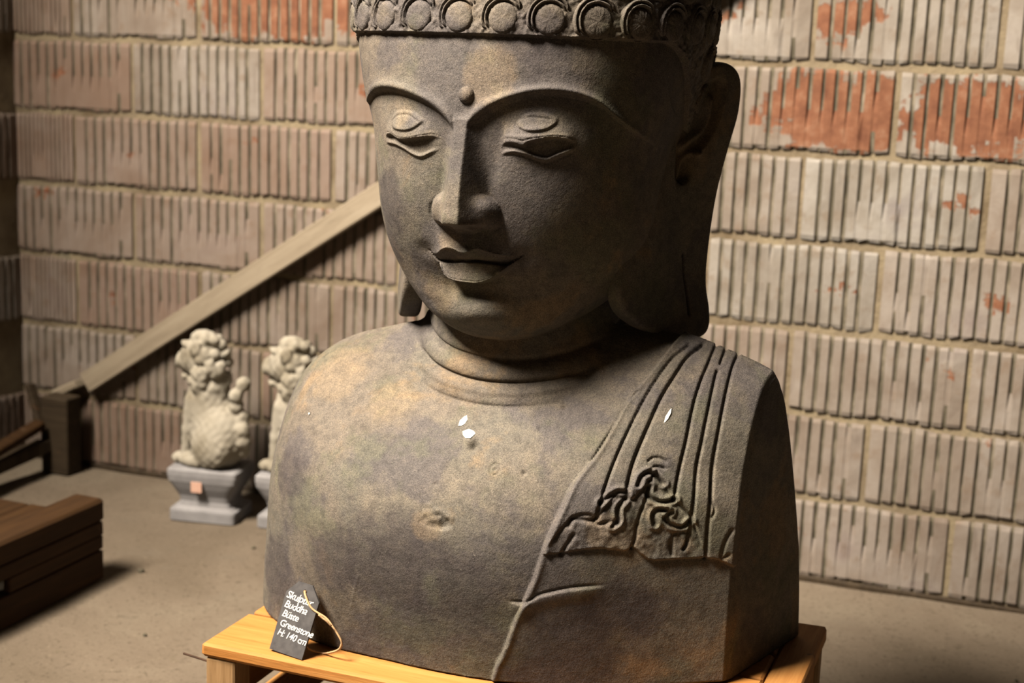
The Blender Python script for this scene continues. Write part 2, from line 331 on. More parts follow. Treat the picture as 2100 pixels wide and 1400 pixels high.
CURVES = {
  'brow_l': [(-0.2502, 1.3965), (-0.2273, 1.408), (-0.2021, 1.4176), (-0.1753, 1.4221), (-0.1478, 1.4224), (-0.1199, 1.4188), (-0.0922, 1.412), (-0.0681, 1.4035), (-0.046, 1.391), (-0.0303, 1.3775), (-0.0204, 1.3653)],
  'brow_r': [(0.0067, 1.3666), (0.0177, 1.3798), (0.0317, 1.3915), (0.0478, 1.4024), (0.0698, 1.4136), (0.0964, 1.4224), (0.1223, 1.4274), (0.1475, 1.4284), (0.1719, 1.4254), (0.1933, 1.4184), (0.2113, 1.408)],
  'lidtop_l': [(-0.1731, 1.3499), (-0.1698, 1.3539), (-0.1603, 1.3562), (-0.1485, 1.3517), (-0.1326, 1.3475), (-0.1133, 1.3457), (-0.0923, 1.3512), (-0.0726, 1.3566), (-0.0564, 1.3585), (-0.042, 1.3531), (-0.0303, 1.3476)],
  'lidbot_l': [(-0.1736, 1.338), (-0.1692, 1.3416), (-0.1523, 1.3461), (-0.1331, 1.3401), (-0.1121, 1.3405), (-0.0925, 1.3439), (-0.0665, 1.347), (-0.0445, 1.3437), (-0.0327, 1.3423)],
  'lower_l': [(-0.1737, 1.3369), (-0.166, 1.336), (-0.1431, 1.3351), (-0.1215, 1.3292), (-0.1073, 1.3229), (-0.0869, 1.318), (-0.0671, 1.3256), (-0.0447, 1.3354), (-0.0328, 1.3402)],
  'lidtop_r': [(0.0577, 1.3526), (0.0597, 1.3558), (0.0659, 1.3606), (0.085, 1.36), (0.1045, 1.3598), (0.1262, 1.3616), (0.1462, 1.3639), (0.1622, 1.3629), (0.1725, 1.358), (0.1767, 1.353)],
  'lidbot_r': [(0.0565, 1.3321), (0.0618, 1.3395), (0.0699, 1.344), (0.085, 1.3447), (0.0996, 1.3412), (0.1093, 1.3478), (0.1326, 1.3548), (0.1462, 1.3562), (0.1621, 1.3537), (0.1758, 1.3499)],
  'lower_r': [(0.056, 1.329), (0.0699, 1.3338), (0.0829, 1.3359), (0.0996, 1.3336), (0.1091, 1.3304), (0.1185, 1.3266), (0.1324, 1.324), (0.146, 1.3306), (0.162, 1.3383), (0.1758, 1.3468)],
  'blob_l': [(-0.1531, 1.3716), (-0.1503, 1.3792), (-0.1404, 1.3871), (-0.1208, 1.3902), (-0.1013, 1.3881), (-0.0879, 1.3806), (-0.0788, 1.3738), (-0.088, 1.365), (-0.1016, 1.3569), (-0.1202, 1.3536), (-0.1417, 1.3554), (-0.1512, 1.3622)],
  'cres_l': [(-0.1507, 1.3696), (-0.1406, 1.3776), (-0.1283, 1.381), (-0.1137, 1.3818), (-0.1026, 1.3782), (-0.0919, 1.3721)],
  'blob_r': [(0.0848, 1.3782), (0.0896, 1.3865), (0.0992, 1.3944), (0.1144, 1.3981), (0.1304, 1.3972), (0.1415, 1.3936), (0.1479, 1.3888), (0.1471, 1.3796), (0.1372, 1.3702), (0.1234, 1.3656), (0.1044, 1.3648), (0.0898, 1.3693)],
  'cres_r': [(0.0876, 1.3844), (0.0993, 1.3874), (0.1089, 1.3888), (0.1278, 1.3875), (0.1352, 1.3863)],
  'upper_top': [(-0.081, 1.1518), (-0.0728, 1.1486), (-0.0621, 1.1503), (-0.0498, 1.1585), (-0.0384, 1.1632), (-0.0263, 1.1624), (-0.0133, 1.1577), (-0.0015, 1.1581), (0.0125, 1.1641), (0.024, 1.1653), (0.0455, 1.1593), (0.0667, 1.1564), (0.0883, 1.1576)],
  'mouth': [(-0.0811, 1.151), (-0.0734, 1.1411), (-0.0615, 1.1349), (-0.0341, 1.1362), (-0.0163, 1.1387), (0.0076, 1.1409), (0.0414, 1.14), (0.0615, 1.1393), (0.0747, 1.1474), (0.0882, 1.1569)],
  'lower_bot': [(-0.0641, 1.1321), (-0.0593, 1.1242), (-0.0522, 1.1098), (-0.0372, 1.1017), (-0.0129, 1.1002), (0.0108, 1.1008), (0.0332, 1.1089), (0.0509, 1.1211), (0.065, 1.132), (0.0773, 1.1443)],
  'pts': [(0.0008, 1.4192), (-0.0606, 1.2106), (0.0596, 1.2146), (-0.0235, 1.2129)],
  't_edge': [(0.2956, 0.973), (0.2749, 0.9359), (0.2506, 0.8981), (0.2242, 0.8224), (0.1943, 0.7709), (0.182, 0.7322), (0.1659, 0.6827), (0.1499, 0.6174), (0.1462, 0.6056), (0.1309, 0.5654), (0.1143, 0.5234), (0.0965, 0.4686), (0.0819, 0.4359), (0.0722, 0.4033)],
  't_g1': [(0.4154, 0.9728), (0.4133, 0.9349), (0.4099, 0.8665), (0.406, 0.8045), (0.4063, 0.7445), (0.4054, 0.6894), (0.4066, 0.639)],
  't_g2a': [(0.3929, 0.9811), (0.3936, 0.964)],
  't_g2': [(0.3911, 0.9521), (0.3888, 0.8978), (0.3852, 0.8428), (0.3818, 0.8019), (0.3813, 0.7544), (0.3794, 0.7152), (0.3773, 0.6722), (0.3717, 0.6569)],
  't_g3': [(0.375, 0.986), (0.3746, 0.9663), (0.3681, 0.9336), (0.3635, 0.897), (0.3604, 0.8426), (0.3555, 0.7964), (0.3505, 0.7436)],
  't_g4': [(0.354, 0.9875), (0.338, 0.973), (0.3247, 0.9453), (0.3091, 0.9083), (0.2973, 0.8661), (0.2863, 0.8217), (0.2807, 0.7912), (0.2772, 0.7602)],
  't_g5': [(0.3318, 0.9876), (0.3123, 0.9688), (0.2939, 0.9348), (0.2767, 0.8922), (0.2636, 0.848), (0.2547, 0.8129), (0.2474, 0.78), (0.24, 0.7409), (0.2365, 0.7151)],
  't_g6': [(0.2653, 0.9131), (0.2497, 0.89), (0.2378, 0.8571), (0.2256, 0.8276), (0.217, 0.8063)],
  't_hem': [(0.1652, 0.6549), (0.1922, 0.6584), (0.2185, 0.6634), (0.2472, 0.6649), (0.2839, 0.6591), (0.2966, 0.6646), (0.3106, 0.6499), (0.3267, 0.6404), (0.3793, 0.64), (0.4141, 0.6379), (0.4334, 0.6311), (0.4516, 0.6185)],
  't_c1': [(0.1965, 0.7037), (0.2031, 0.7168), (0.216, 0.7212), (0.2294, 0.7196), (0.2387, 0.7062), (0.249, 0.7074), (0.267, 0.7112)],
  't_c2': [(0.24, 0.7409), (0.2544, 0.7521), (0.2642, 0.7576), (0.2779, 0.7545), (0.2763, 0.7459), (0.2675, 0.7317), (0.2696, 0.7111), (0.2625, 0.7025)],
  't_c3': [(0.2934, 0.7685), (0.2981, 0.7827), (0.3108, 0.7883), (0.3257, 0.7766), (0.3317, 0.7707)],
  't_c4': [(0.3505, 0.7436), (0.335, 0.7397), (0.3215, 0.7432), (0.3098, 0.7538), (0.3111, 0.7654)],
  't_c5': [(0.3111, 0.7654), (0.3081, 0.7451), (0.3026, 0.7217), (0.2992, 0.701), (0.2982, 0.6798), (0.2941, 0.6632)],
  't_c6': [(0.3775, 0.7061), (0.365, 0.696), (0.3488, 0.7015), (0.34, 0.7141), (0.3471, 0.7228)],
  't_c7': [(0.3252, 0.7028), (0.3213, 0.718), (0.3282, 0.7281), (0.3389, 0.7262)],
  't_c8': [(0.1896, 0.6559), (0.2059, 0.6891)],
  't_c9': [(0.3054, 0.8067), (0.3127, 0.8124), (0.3237, 0.8116), (0.3326, 0.8067)],
  't_c10': [(0.3077, 0.7912), (0.3175, 0.7983), (0.3314, 0.7953)],
  't_c11': [(0.3551, 0.6486), (0.3524, 0.6706), (0.3579, 0.6857), (0.3696, 0.6881)],
  't_c12': [(0.4407, 0.6435), (0.4303, 0.6376), (0.4339, 0.666), (0.4431, 0.6876)],
  't_c13': [(0.4105, 0.7107), (0.4133, 0.726), (0.4063, 0.7445), (0.4065, 0.7717)],
  't_fold': [(0.131, 0.562), (0.1454, 0.5721), (0.1611, 0.582), (0.1993, 0.5927), (0.2328, 0.5966), (0.2659, 0.5968)],
  't_cr1': [(-0.1776, 0.5647), (-0.1868, 0.5382), (-0.1983, 0.4959)],
  't_cr2': [(0.0926, 0.9829), (0.1093, 0.9443)],
  't_cr3': [(0.1754, 0.8928), (0.2242, 0.9241)],
  't_pits': [(0.01, 0.8152), (0.1116, 0.7823), (0.1434, 0.8792), (0.1144, 0.8471), (-0.0382, 0.7507), (0.0606, 0.7843), (-0.1703, 0.7776), (-0.214, 0.7958)],
  't_rough': [(-0.056, 0.7155), (-0.0385, 0.7219), (-0.0184, 0.7126), (0.0055, 0.7036), (0.0033, 0.6869), (-0.0274, 0.6786), (-0.0563, 0.6867)],
  't_chips': [(-0.0265, 0.846), (-0.007, 0.8301), (0.3264, 0.8826), (-0.3486, 0.8148)],
  'e_outline': [(0.0076, 1.347), (0.0117, 1.3898), (0.0253, 1.4284), (0.0553, 1.4605), (0.107, 1.4824), (0.1545, 1.4898), (0.191, 1.4776), (0.207, 1.4487), (0.2041, 1.3949), (0.1821, 1.3321), (0.1606, 1.2648), (0.1485, 1.2017), (0.1421, 1.1381), (0.1418, 1.0829), (0.1516, 1.0403), (0.1551, 1.0054), (0.1386, 0.9845), (0.0926, 0.9818), (0.0329, 0.9934), (-0.0378, 1.0184), (-0.0892, 1.0568), (-0.1025, 1.1187), (-0.0721, 1.2117), (-0.0138, 1.2785), (-0.0045, 1.3214)],
  'e_conch': [(0.0286, 1.3468), (0.0353, 1.3899), (0.0609, 1.4288), (0.1096, 1.4556), (0.1503, 1.4626), (0.164, 1.4391), (0.1507, 1.3903), (0.1203, 1.3461), (0.0886, 1.32), (0.0783, 1.2849), (0.0529, 1.2679), (0.0313, 1.286)],
  'e_anti': [(0.1295, 1.421), (0.1243, 1.3902), (0.1074, 1.3656), (0.0789, 1.3508), (0.0571, 1.3396)],
  'e_anti2': [(0.092, 1.327), (0.0681, 1.322), (0.0533, 1.3074), (0.0474, 1.2839)],
  'e_slit': [(0.0683, 1.1427), (0.0743, 1.1061), (0.0832, 1.0691), (0.0907, 1.0318)],
}
# ---------------- room ----------------
XL, XR, YB, ZT_ = -3.40, 3.10, -3.2, 3.35
def grid_floor():
    nx, ny = 160, 180
    xs = np.linspace(XL, XR, nx); ys = np.linspace(YB, WALL_Y+.02, ny)
    X, Y = np.meshgrid(xs, ys)
    Z = .0035*np.sin(X*5.1+1.3*np.sin(Y*3.3))*np.cos(Y*4.7)+.002*np.sin(X*17+Y*13)*np.cos(Y*19-X*5)-.004
    V = np.stack([X, Y, Z], -1).reshape(-1, 3)
    i = np.arange(nx*ny).reshape(ny, nx); Q = np.stack([i[:-1, :-1], i[:-1, 1:], i[1:, 1:], i[1:, :-1]], -1).reshape(-1, 4)
    return mesh_np('floor', V, Q, M['floor'])
tag(link('floor', grid_floor()), kind='structure')
wall_back = tag(box('wall_back', (XL-.3, XR+.3, WALL_Y+.0098, WALL_Y+.35, -.05, ZT_), M['mortar']), kind='structure')
tag(box('wall_right', (XR, XR+.2, YB, WALL_Y, -.05, ZT_), M['ceiling_blocker']), kind='structure')
tag(box('wall_front_blocker', (XL-.3, XR+.2, YB-.2, YB, -.05, ZT_), M['ceiling_blocker']), kind='structure')  # added behind the camera to block ambient light from the open side
wall_left = tag(box('wall_left', (XL-.30, XL-.0098, YB, WALL_Y+.3, -.05, TOP_L), M['mortar']), kind='structure')
tag(box('ceiling_blocker', (-.9, XR+.3, YB, WALL_Y+.3, ZT_, ZT_+.1), M['ceiling_blocker']), kind='structure')  # unseen partial ceiling, kept to block ambient and left open for the lamp

# ribbed hollow bricks: 13 flat ribs with dirty grooves, some grooves partly filled
PITCH_R = .0366
def brick_mesh(var):
    rng = random.Random(100+var)
    hw, hh = .2405, .1145
    xs, fl = [], []           # x stations and groove id
    x = -hw; n = 13; x0 = -n*PITCH_R/2+rng.uniform(-.006, .006)
    st = [(-hw, 0)]
    for k in range(1, n):
        g = x0+k*PITCH_R; wg = rng.uniform(.0034, .0058)
        st += [(g-wg-.0018, 0), (g-wg, k), (g+wg, k), (g+wg+.0018, 0)]
    st += [(hw, 0)]
    zs = [-hh, -hh+.010, -hh*.45, .0, hh*.5, hh-.012, hh]
    depth = {k: [rng.choice((.0045, .0055, .006, .007)) for _ in zs] for k in range(1, n)}
    for k in depth:
        if rng.random() < .22:
            a = rng.randrange(len(zs)-2); 
            for j in range(a, min(a+rng.choice((1, 2, 3)), len(zs))): depth[k][j] = .0012
    smear = rng.random() < .55; sm0 = rng.uniform(-hw, hw*.5); sm1 = sm0+rng.uniform(.08, .2); smz = rng.choice(((0, 3), (3, 7), (0, 7)))
    V, mi, Fs = [], [], []
    for j, z in enumerate(zs):
        for i, (x, k) in enumerate(st):
            y = 0.0
            if k:
                y = depth[k][j]
                if smear and sm0 < x < sm1 and smz[0] <= j < smz[1]: y = .0008
                if j in (0, len(zs)-1): y = min(y, .004)
            if j in (0, len(zs)-1): y += .0030+rng.uniform(0, .002)
            if i in (0, len(st)-1): y += .003
            V.append((x+(rng.uniform(-.001, .001) if k else 0), y+rng.uniform(-.0006, .0006), z+(rng.uniform(-.0022, .0022)+.003*math.sin(x*23+var) if j in (0, len(zs)-1) else 0)))
    n_ = len(st)
    for j in range(len(zs)-1):
        for i in range(n_-1):
            Fs.append([j*n_+i, j*n_+i+1, (j+1)*n_+i+1, (j+1)*n_+i]); mi.append(1 if (st[i][1] and st[i][1] == st[i+1][1] and V[j*n_+i][1] > .003) else 0)
    # returns into the mortar
    b = len(V)
    ring = [i for i in range(n_)]+[j*n_+n_-1 for j in range(1, len(zs))]+[(len(zs)-1)*n_+i for i in range(n_-2, -1, -1)]+[j*n_ for j in range(len(zs)-2, 0, -1)]
    for r in ring: V.append((V[r][0], .03, V[r][2]))
    for i in range(len(ring)):
        a, c = ring[i], ring[(i+1) % len(ring)]; Fs.append([a, b+i, b+(i+1) % len(ring), c]); mi.append(0)
    return mesh_py('ribbed_brick', V, Fs, [M['brick'], M['groove']], False, mi)
BR = [brick_mesh(i) for i in range(8)]
rngb = random.Random(5)
CHIPS = {  # (course, joint start) -> radius, u, v, tint   flaked-off limewash showing red clay
    (6, -2.66): (1.15, .55, .1, .4), (5, -.92): (.95, .72, -.3, .25), (5, -.42): (.85, .45, -.75, .1), (6, -.66): (.42, .2, -.45, .1),
    (7, -.66): (.2, .5, 0, 0), (6, -1.16): (.15, .5, 0, .1), (5, -2.44): (.42, .05, .1, .2), (6, -3.16): (.2, .9, -.7, .3),
    (4, -2.66): (.05, .4, .3, .75), (3, -3.44): (.0, .5, 0, .55), (3, -2.94): (0, .5, 0, .7), (2, -3.16): (.1, .3, -.2, .8), (1, -2.94): (0, .5, 0, .5),
    (4, -.66): (.12, .9, -.4, .0), (6, -2.16): (.55, .1, -.7, .3), (4, -3.16): (0, .5, 0, .65), (5, -2.94): (0, .5, 0, .3)}
def brick(parent, mtx, k, x0, cut=None):
    o = bpy.data.objects.new('brick', BR[rngb.randrange(8)]); COL.objects.link(o); o.parent = parent
    r, u, v, t_ = CHIPS.get((k, round(x0, 2)), (rngb.choice((0, 0, 0, .05, .12)), rngb.random(), rngb.uniform(-1, 1), (rngb.uniform(0, .30) if x0 > -1.5 else rngb.uniform(.2, .75))+(.15 if k < 3 else 0)))
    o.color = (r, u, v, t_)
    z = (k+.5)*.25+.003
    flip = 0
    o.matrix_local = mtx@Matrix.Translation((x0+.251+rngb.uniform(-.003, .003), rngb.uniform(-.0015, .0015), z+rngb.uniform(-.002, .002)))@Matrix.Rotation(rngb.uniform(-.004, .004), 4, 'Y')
    return o
MB = Matrix.Translation((0, WALL_Y, 0))
for k in range(0, 13):
    off = -.16 if k % 2 == 0 else -.42
    j = off-4*.5 if True else 0
    x0 = off-6*.5
    while x0 < 1.9:
        lo = x0
        if lo > XL-.12: brick(wall_back, MB, k, lo)
        x0 += .5
for k in (0, 2, 4, 6, 8, 10, 12):
    o = brick(wall_back, MB, k, -3.41); o.matrix_local = MB@Matrix.Translation((-3.285, 0, (k+.5)*.25+.003))@Matrix.Diagonal((.49, 1, 1, 1))
ML = Matrix.Translation((XL, WALL_Y, 0))@Matrix.Rotation(math.pi/2, 4, 'Z')
for k in range(0, 16):
    for i in range(0, 7):
        x0 = -3.35+.5*i+(.25 if k % 2 else 0)-.14
        y_a, y_b = WALL_Y+x0, WALL_Y+x0+.5
        if x0 > -.30: continue
        if (k+1)*.25 > TOP_L+.01: continue
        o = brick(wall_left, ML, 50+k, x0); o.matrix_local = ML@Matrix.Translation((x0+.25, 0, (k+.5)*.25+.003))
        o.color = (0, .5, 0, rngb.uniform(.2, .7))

def pebbles():
    V, Fs = [], []; rg = random.Random(9)
    for x, y, s in ((-2.33, 3.28, .012), (-2.6, 3.45, .009), (-2.05, 2.9, .007), (-1.75, 2.35, .010), (-1.95, 2.5, .006), (.15, 3.3, .010), (.45, 3.1, .008), (.2, 2.9, .007), (.65, 3.4, .012), (-1.85, 2.2, .008), (-2.15, 3.6, .008), (.05, 3.6, .006)):
        b = len(V); n = 7
        for j, (rr, zz) in enumerate(((.9, -.2), (1, .35), (.6, .8))):
            for k in range(n):
                t = 2*math.pi*k/n; q = rg.uniform(.75, 1.2); V.append((x+s*rr*q*math.cos(t), y+s*rr*q*math.sin(t)*.8, s*zz*.7))
        V.append((x, y, s*.65))
        for j in range(2):
            for k in range(n): Fs.append([b+j*n+k, b+j*n+(k+1) % n, b+(j+1)*n+(k+1) % n, b+(j+1)*n+k])
        for k in range(n): Fs.append([b+2*n+k, b+2*n+(k+1) % n, b+3*n])
    return fix_normals(mesh_py('pebbles', V, Fs, M['groove'], True))
tag(link('pebbles', pebbles()), 'small dark grit and pebbles scattered on the concrete floor', 'grit', kind='stuff')
tag(box('gap_shade_1', (XL, XR, WALL_Y-.003, WALL_Y+.012, -.01, .011), M['darkwood_shade']), kind='structure')  # dark strip painted in for the shadowed gap at the wall foot
# ---------------- sculpting engine ----------------
def nets(fn, lo, hi, cell, co=4):
    """sparse surface nets of fn(X,Y,Z)>0"""
    lo = np.array(lo, float); n = (np.ceil((np.array(hi)-lo)/(cell*co)).astype(int)+1)*co
    c = [lo[a]+cell*(np.arange(n[a]//co)*co+(co-1)/2) for a in range(3)]
    G = np.meshgrid(*c, indexing='ij'); fc = fn(G[0].ravel(), G[1].ravel(), G[2].ravel()).reshape(G[0].shape).astype(np.float32)
    F = np.repeat(np.repeat(np.repeat(fc, co, 0), co, 1), co, 2)
    near = np.abs(fc) < cell*co*1.9
    s_ = fc > 0
    for ax in range(3):
        d = np.diff(s_, axis=ax); a = [slice(None)]*3; b = [slice(None)]*3; a[ax] = slice(0, -1); b[ax] = slice(1, None)
        near[tuple(a)] |= d; near[tuple(b)] |= d
    I = np.argwhere(np.repeat(np.repeat(np.repeat(near, co, 0), co, 1), co, 2)).astype(np.int32)
    P = lo+I*cell
    F[I[:, 0], I[:, 1], I[:, 2]] = fn(P[:, 0], P[:, 1], P[:, 2])
    S = F > 0
    cnt = np.zeros(tuple(n-1), np.int8)
    for dx in (0, 1):
        for dy in (0, 1):
            for dz in (0, 1): cnt += S[dx:n[0]-1+dx, dy:n[1]-1+dy, dz:n[2]-1+dz]
    A = np.argwhere((cnt > 0) & (cnt < 8)); idx = np.full(tuple(n-1), -1, np.int32); idx[A[:, 0], A[:, 1], A[:, 2]] = np.arange(len(A))
    acc = np.zeros((len(A), 3)); wt = np.zeros(len(A))
    for ax in range(3):
        o = [a for a in range(3) if a != ax]
        for u in (0, 1):
            for v in (0, 1):
                d0 = np.zeros(3, int); d0[o[0]] = u; d0[o[1]] = v; d1 = d0.copy(); d1[ax] = 1
                a = A+d0; b = A+d1; fa = F[a[:, 0], a[:, 1], a[:, 2]]; fb = F[b[:, 0], b[:, 1], b[:, 2]]
                m = (fa > 0) != (fb > 0); t = np.where(m, fa/(fa-fb+1e-12*(fa == fb)), 0); p = a.astype(float); p[:, ax] += t
                acc += p*m[:, None]; wt += m
    V = lo+cell*acc/np.maximum(wt, 1)[:, None]
    Q = []
    for ax in range(3):
        o = [(ax+1) % 3, (ax+2) % 3]
        sl0 = [slice(1, -1)]*3; sl0[ax] = slice(0, -1); sl1 = list(sl0); sl1[ax] = slice(1, None)
        s0, s1 = S[tuple(sl0)], S[tuple(sl1)]
        E = np.argwhere(s0 != s1); base = E.copy(); base[:, o[0]] += 1; base[:, o[1]] += 1
        pos = s0[E[:, 0], E[:, 1], E[:, 2]]
        c4 = []
        for u, v in ((1, 1), (0, 1), (0, 0), (1, 0)):
            b = base.copy(); b[:, o[0]] -= u; b[:, o[1]] -= v; c4.append(idx[b[:, 0], b[:, 1], b[:, 2]])
        q = np.stack(c4, 1); q = np.where(pos[:, None], q, q[:, ::-1]); Q.append(q[(q >= 0).all(1)])
    return V, np.vstack(Q)
def subdiv(V, Q):
    n = len(V); E = np.stack([Q, np.roll(Q, -1, 1)], -1).reshape(-1, 2); E.sort(1)
    key = E[:, 0].astype(np.int64)*n+E[:, 1]; u, inv = np.unique(key, return_inverse=True)
    ea, eb = u//n, u % n; em = (V[ea]+V[eb])/2; fcn = V[Q].mean(1)
    V2 = np.vstack([V, em, fcn]); ei = inv.reshape(-1, 4)+n; fi = np.arange(len(Q))+n+len(u); Q2 = []
    for k in range(4): Q2.append(np.stack([Q[:, k], ei[:, k], fi, ei[:, k-1]], 1))
    return V2, np.stack(Q2, 1).reshape(-1, 4)
def project(V, fn, it=2, mx=.004, h=4e-4):
    V = V.copy()
    for _ in range(it):
        f = fn(V[:, 0], V[:, 1], V[:, 2]); G = np.zeros_like(V)
        for a in range(3):
            W = V.copy(); W[:, a] += h; G[:, a] = (fn(W[:, 0], W[:, 1], W[:, 2])-f)/h
        g2 = (G**2).sum(1)+1e-3; s = (f/g2)[:, None]*G
        L_ = np.linalg.norm(s, axis=1)[:, None]+1e-12; V -= s*np.minimum(1, mx/L_)
    return V
def relax(V, Q, it=1, lam=.5):
    E = np.concatenate([np.stack([Q[:, i], Q[:, (i+1) % 4]], 1) for i in range(4)]); a, b = E[:, 0], E[:, 1]; n = len(V)
    c = np.bincount(a, minlength=n)+np.bincount(b, minlength=n)
    for _ in range(it):
        S_ = np.stack([np.bincount(a, V[b, k], n)+np.bincount(b, V[a, k], n) for k in range(3)], 1)/np.maximum(c, 1)[:, None]
        V = V+lam*(S_-V)
    return V
def vnoise(P, sc, seed=0):
    Q = P*sc+seed*17.31; I = np.floor(Q).astype(np.int64); U = Q-I; U = U*U*(3-2*U); r = 0
    for c in range(8):
        d = np.array([c & 1, c >> 1 & 1, c >> 2 & 1]); J = I+d
        hsh = (J[:, 0]*73856093 ^ J[:, 1]*19349663 ^ J[:, 2]*83492791) & 0xffffff
        hsh = (hsh*2654435761 >> 7) & 0xffff
        r = r+hsh/65535.*np.prod(np.where(d, U, 1-U), 1)
    return r-.5
def fast(xs):        # CURVES polyline -> smooth dense polyline
    return catmull(xs, 6)
CV = {k: (fast(v) if len(v) > 2 and k.split('_')[-1] not in ('pts', 'pits', 'chips') else np.array(v)) for k, v in CURVES.items()}
def dist_line(P, L):
    d = np.full(len(P), 9.0)
    for a, b in zip(L[:-1], L[1:]):
        ab = b-a; t = np.clip(((P-a)@ab)/(ab@ab+1e-12), 0, 1); q = P-a-t[:, None]*ab
        d = np.minimum(d, (q*q).sum(1))
    return np.sqrt(np.minimum(d, 81))
def sd_poly(P, L):
    L = np.vstack([L, L[:1]]); d = dist_line(P, L); ins = np.zeros(len(P), bool)
    for a, b in zip(L[:-1], L[1:]):
        c = (a[1] > P[:, 1]) != (b[1] > P[:, 1]); xx = a[0]+(P[:, 1]-a[1])*(b[0]-a[0])/(b[1]-a[1]+1e-12); ins ^= c & (P[:, 0] < xx)
    return np.where(ins, d, -d)
def local(fn_, X, Z, bb, pad):
    """evaluate fn_ only inside the padded box of a curve"""
    out = np.zeros(len(X)); lo = bb.min(0)-pad; hi = bb.max(0)+pad
    m = (X > lo[0]) & (X < hi[0]) & (Z > lo[1]) & (Z < hi[1])
    if m.any(): out[m] = fn_(np.stack([X[m], Z[m]], 1))
    return out
def groove(X, Z, name, depth, wid):
    L = CV[name]; return local(lambda P: -depth*np.exp(-(dist_line(P, L)/wid)**2), X, Z, L, wid*3)
def cz(name, X):
    L = CV[name]; i = np.argsort(L[:, 0]); return np.interp(X, L[i, 0], L[i, 1])
def g2(X, Z, x, z, sx, sz): return np.exp(-((X-x)/sx)**2-((Z-z)/sz)**2)
E_ = np.exp
F_HB, F_HA = spl(HZ, HB), spl(HZ, HA)
NOSE = spl([1.15, 1.205, 1.214, 1.24, 1.30, 1.35, 1.38, 1.42, 1.5], [.345, .360, .364, .361, .347, .336, .330, .322, .30])
NW1 = spl([1.1, 1.21, 1.235, 1.30, 1.36, 1.5], [.012, .0125, .0105, .0080, .0085, .012])
NW2 = spl([1.1, 1.21, 1.235, 1.26, 1.30, 1.36, 1.5], [.058, .057, .050, .042, .034, .024, .03])
def face_disp(X, z):
    D = np.zeros(len(X)); aX = np.abs(X)
    Bf = F_HB(z)*np.clip(1-np.abs(X/F_HA(z))**2.25, 1e-4, 1)**(1/2.25)
    # eyes, brows
    for s, xc, x0, x1 in (('l', -.105, -.172, -.034), ('r', .116, .058, .176)):
        side = X < -.006 if s == 'l' else X >= -.006
        zb = cz('brow_'+s, X)
        if s == 'r': zb = np.where(X > .211, 1.408-(X-.211)*1.1, zb)
        d = (zb-z)*(.62+.33*ss(.025, .075, aX))
        wx = ss(.002, .016, np.abs(X+.006))*(1-ss(.215, .275, aX))
        soc = -.0195*ss(-.001, .007, d)*(1-ss(.012, .10, d)) - .012*E_(-((aX-.045)/.028)**2)*ss(0, .02, d)*(1-ss(.05, .12, d)) - .004*ss(0, .02, d)*(1-ss(.08, .16, d))
        rid = .0058*E_(-((d+.0065)/.0058)**2) + .003*ss(-.03, -.006, d)*(1-ss(-.004, .003, d))
        D += np.where(side, (soc+rid*(1-ss(.17, .245, np.where(X < 0, aX, 0))))*wx, 0)
        D += np.where(side, .0165*g2(X, z, xc, 1.358, .070, .034), 0)
        zt, zl, zo = cz('lidtop_'+s, X), cz('lidbot_'+s, X), cz('lower_'+s, X)
        e = np.where(side, ss(x0-.001, x0+.012, X)*(1-ss(x1-.012, x1+.001, X)), 0)
        band = ss(-.0018, .0030, zt-z)*ss(-.0015, .0030, z-zl)
        D += e*(.0066*band - .0022*E_(-((z-(zt+zl)/2)/.0011)**2) + .0045*E_(-(np.clip(z-zt, 0, 1)/.012)**2)*(1-band)*ss(-.0035, .0, z-zt))
        slit = ss(-.0018, .0038, zl-z)*ss(-.0015, .0025, z-zo)
        thick = np.clip((zl-zo)/.02, .35, 1)
        D += -e*.0170*slit*thick*(.45+.55*np.clip((z-zo)/np.maximum(zl-zo, .003), 0, 1)) - e*.0036*E_(-((z-zo)/.03)**2)*ss(.002, -.002, z-zo)
        D += e*(.0064*E_(-((zo-z-.0035)/.0030)**2) - .0016*E_(-((zo-z-.0095)/.0018)**2))
        bl = CV['blob_'+s]; D += local(lambda P: (lambda sd: .0062*ss(-.0010, .0045, sd))(sd_poly(P, bl)), X, z, bl, .006)
        D += groove(X, z, 'cres_'+s, .0030, .0017)
    # nose
    xn = X+.004; w1, w2 = NW1(z), NW2(z)
    t_ = np.abs(xn)-w1; t_ = np.where(t_ > .004, t_-.002, np.where(t_ > 0, t_*t_/.008, 0))
    Nf = NOSE(z); slope = np.maximum((Nf-F_HB(z)+.012)/(w2-w1), 1.1)
    N = Nf-t_*slope-np.clip(1.2115-z-.05*np.abs(xn), 0, 1)*3.6-np.clip(z-1.38, 0, 1)*.9
    al = .040*np.clip(1-(np.abs(np.abs(xn)-.030)/.0335)**2.2-(np.abs(z-1.2270-.25*(.045-np.abs(xn)))/.0300)**2.6, 0, 1)**.62
    B2 = Bf+D
    B2 = smax(B2, N, .010)
    B2 = smax(B2, Bf-.006+al, .018)
    B2 -= .0018*E_(-((np.sqrt(((np.abs(xn)-.037)/1.15)**2+(z-1.2215)**2)-.0255)/.0030)**2)*ss(.044, .056, np.abs(xn))*ss(1.250, 1.235, z)
    B2 -= .012*g2(np.abs(xn), z, .021, 1.2030, .009, .004)
    D = B2-Bf
    # muzzle, philtrum, cheeks, chin
    D += .013*g2(X, z, 0, 1.158, .072, .034)+.0060*g2(aX, z, .135, 1.225, .06, .06)
    D += (-.0042*E_(-((X+.001)/.0075)**2)+.0022*E_(-((aX-.015)/.006)**2))*ss(1.162, 1.170, z)*(1-ss(1.188, 1.197, z))
    D += .020*g2(X, z, 0, 1.047, .052, .030)-.004*g2(X, z, 0, 1.085, .06, .012)
    D -= .005*g2(aX, z, .088, 1.153, .017, .014)
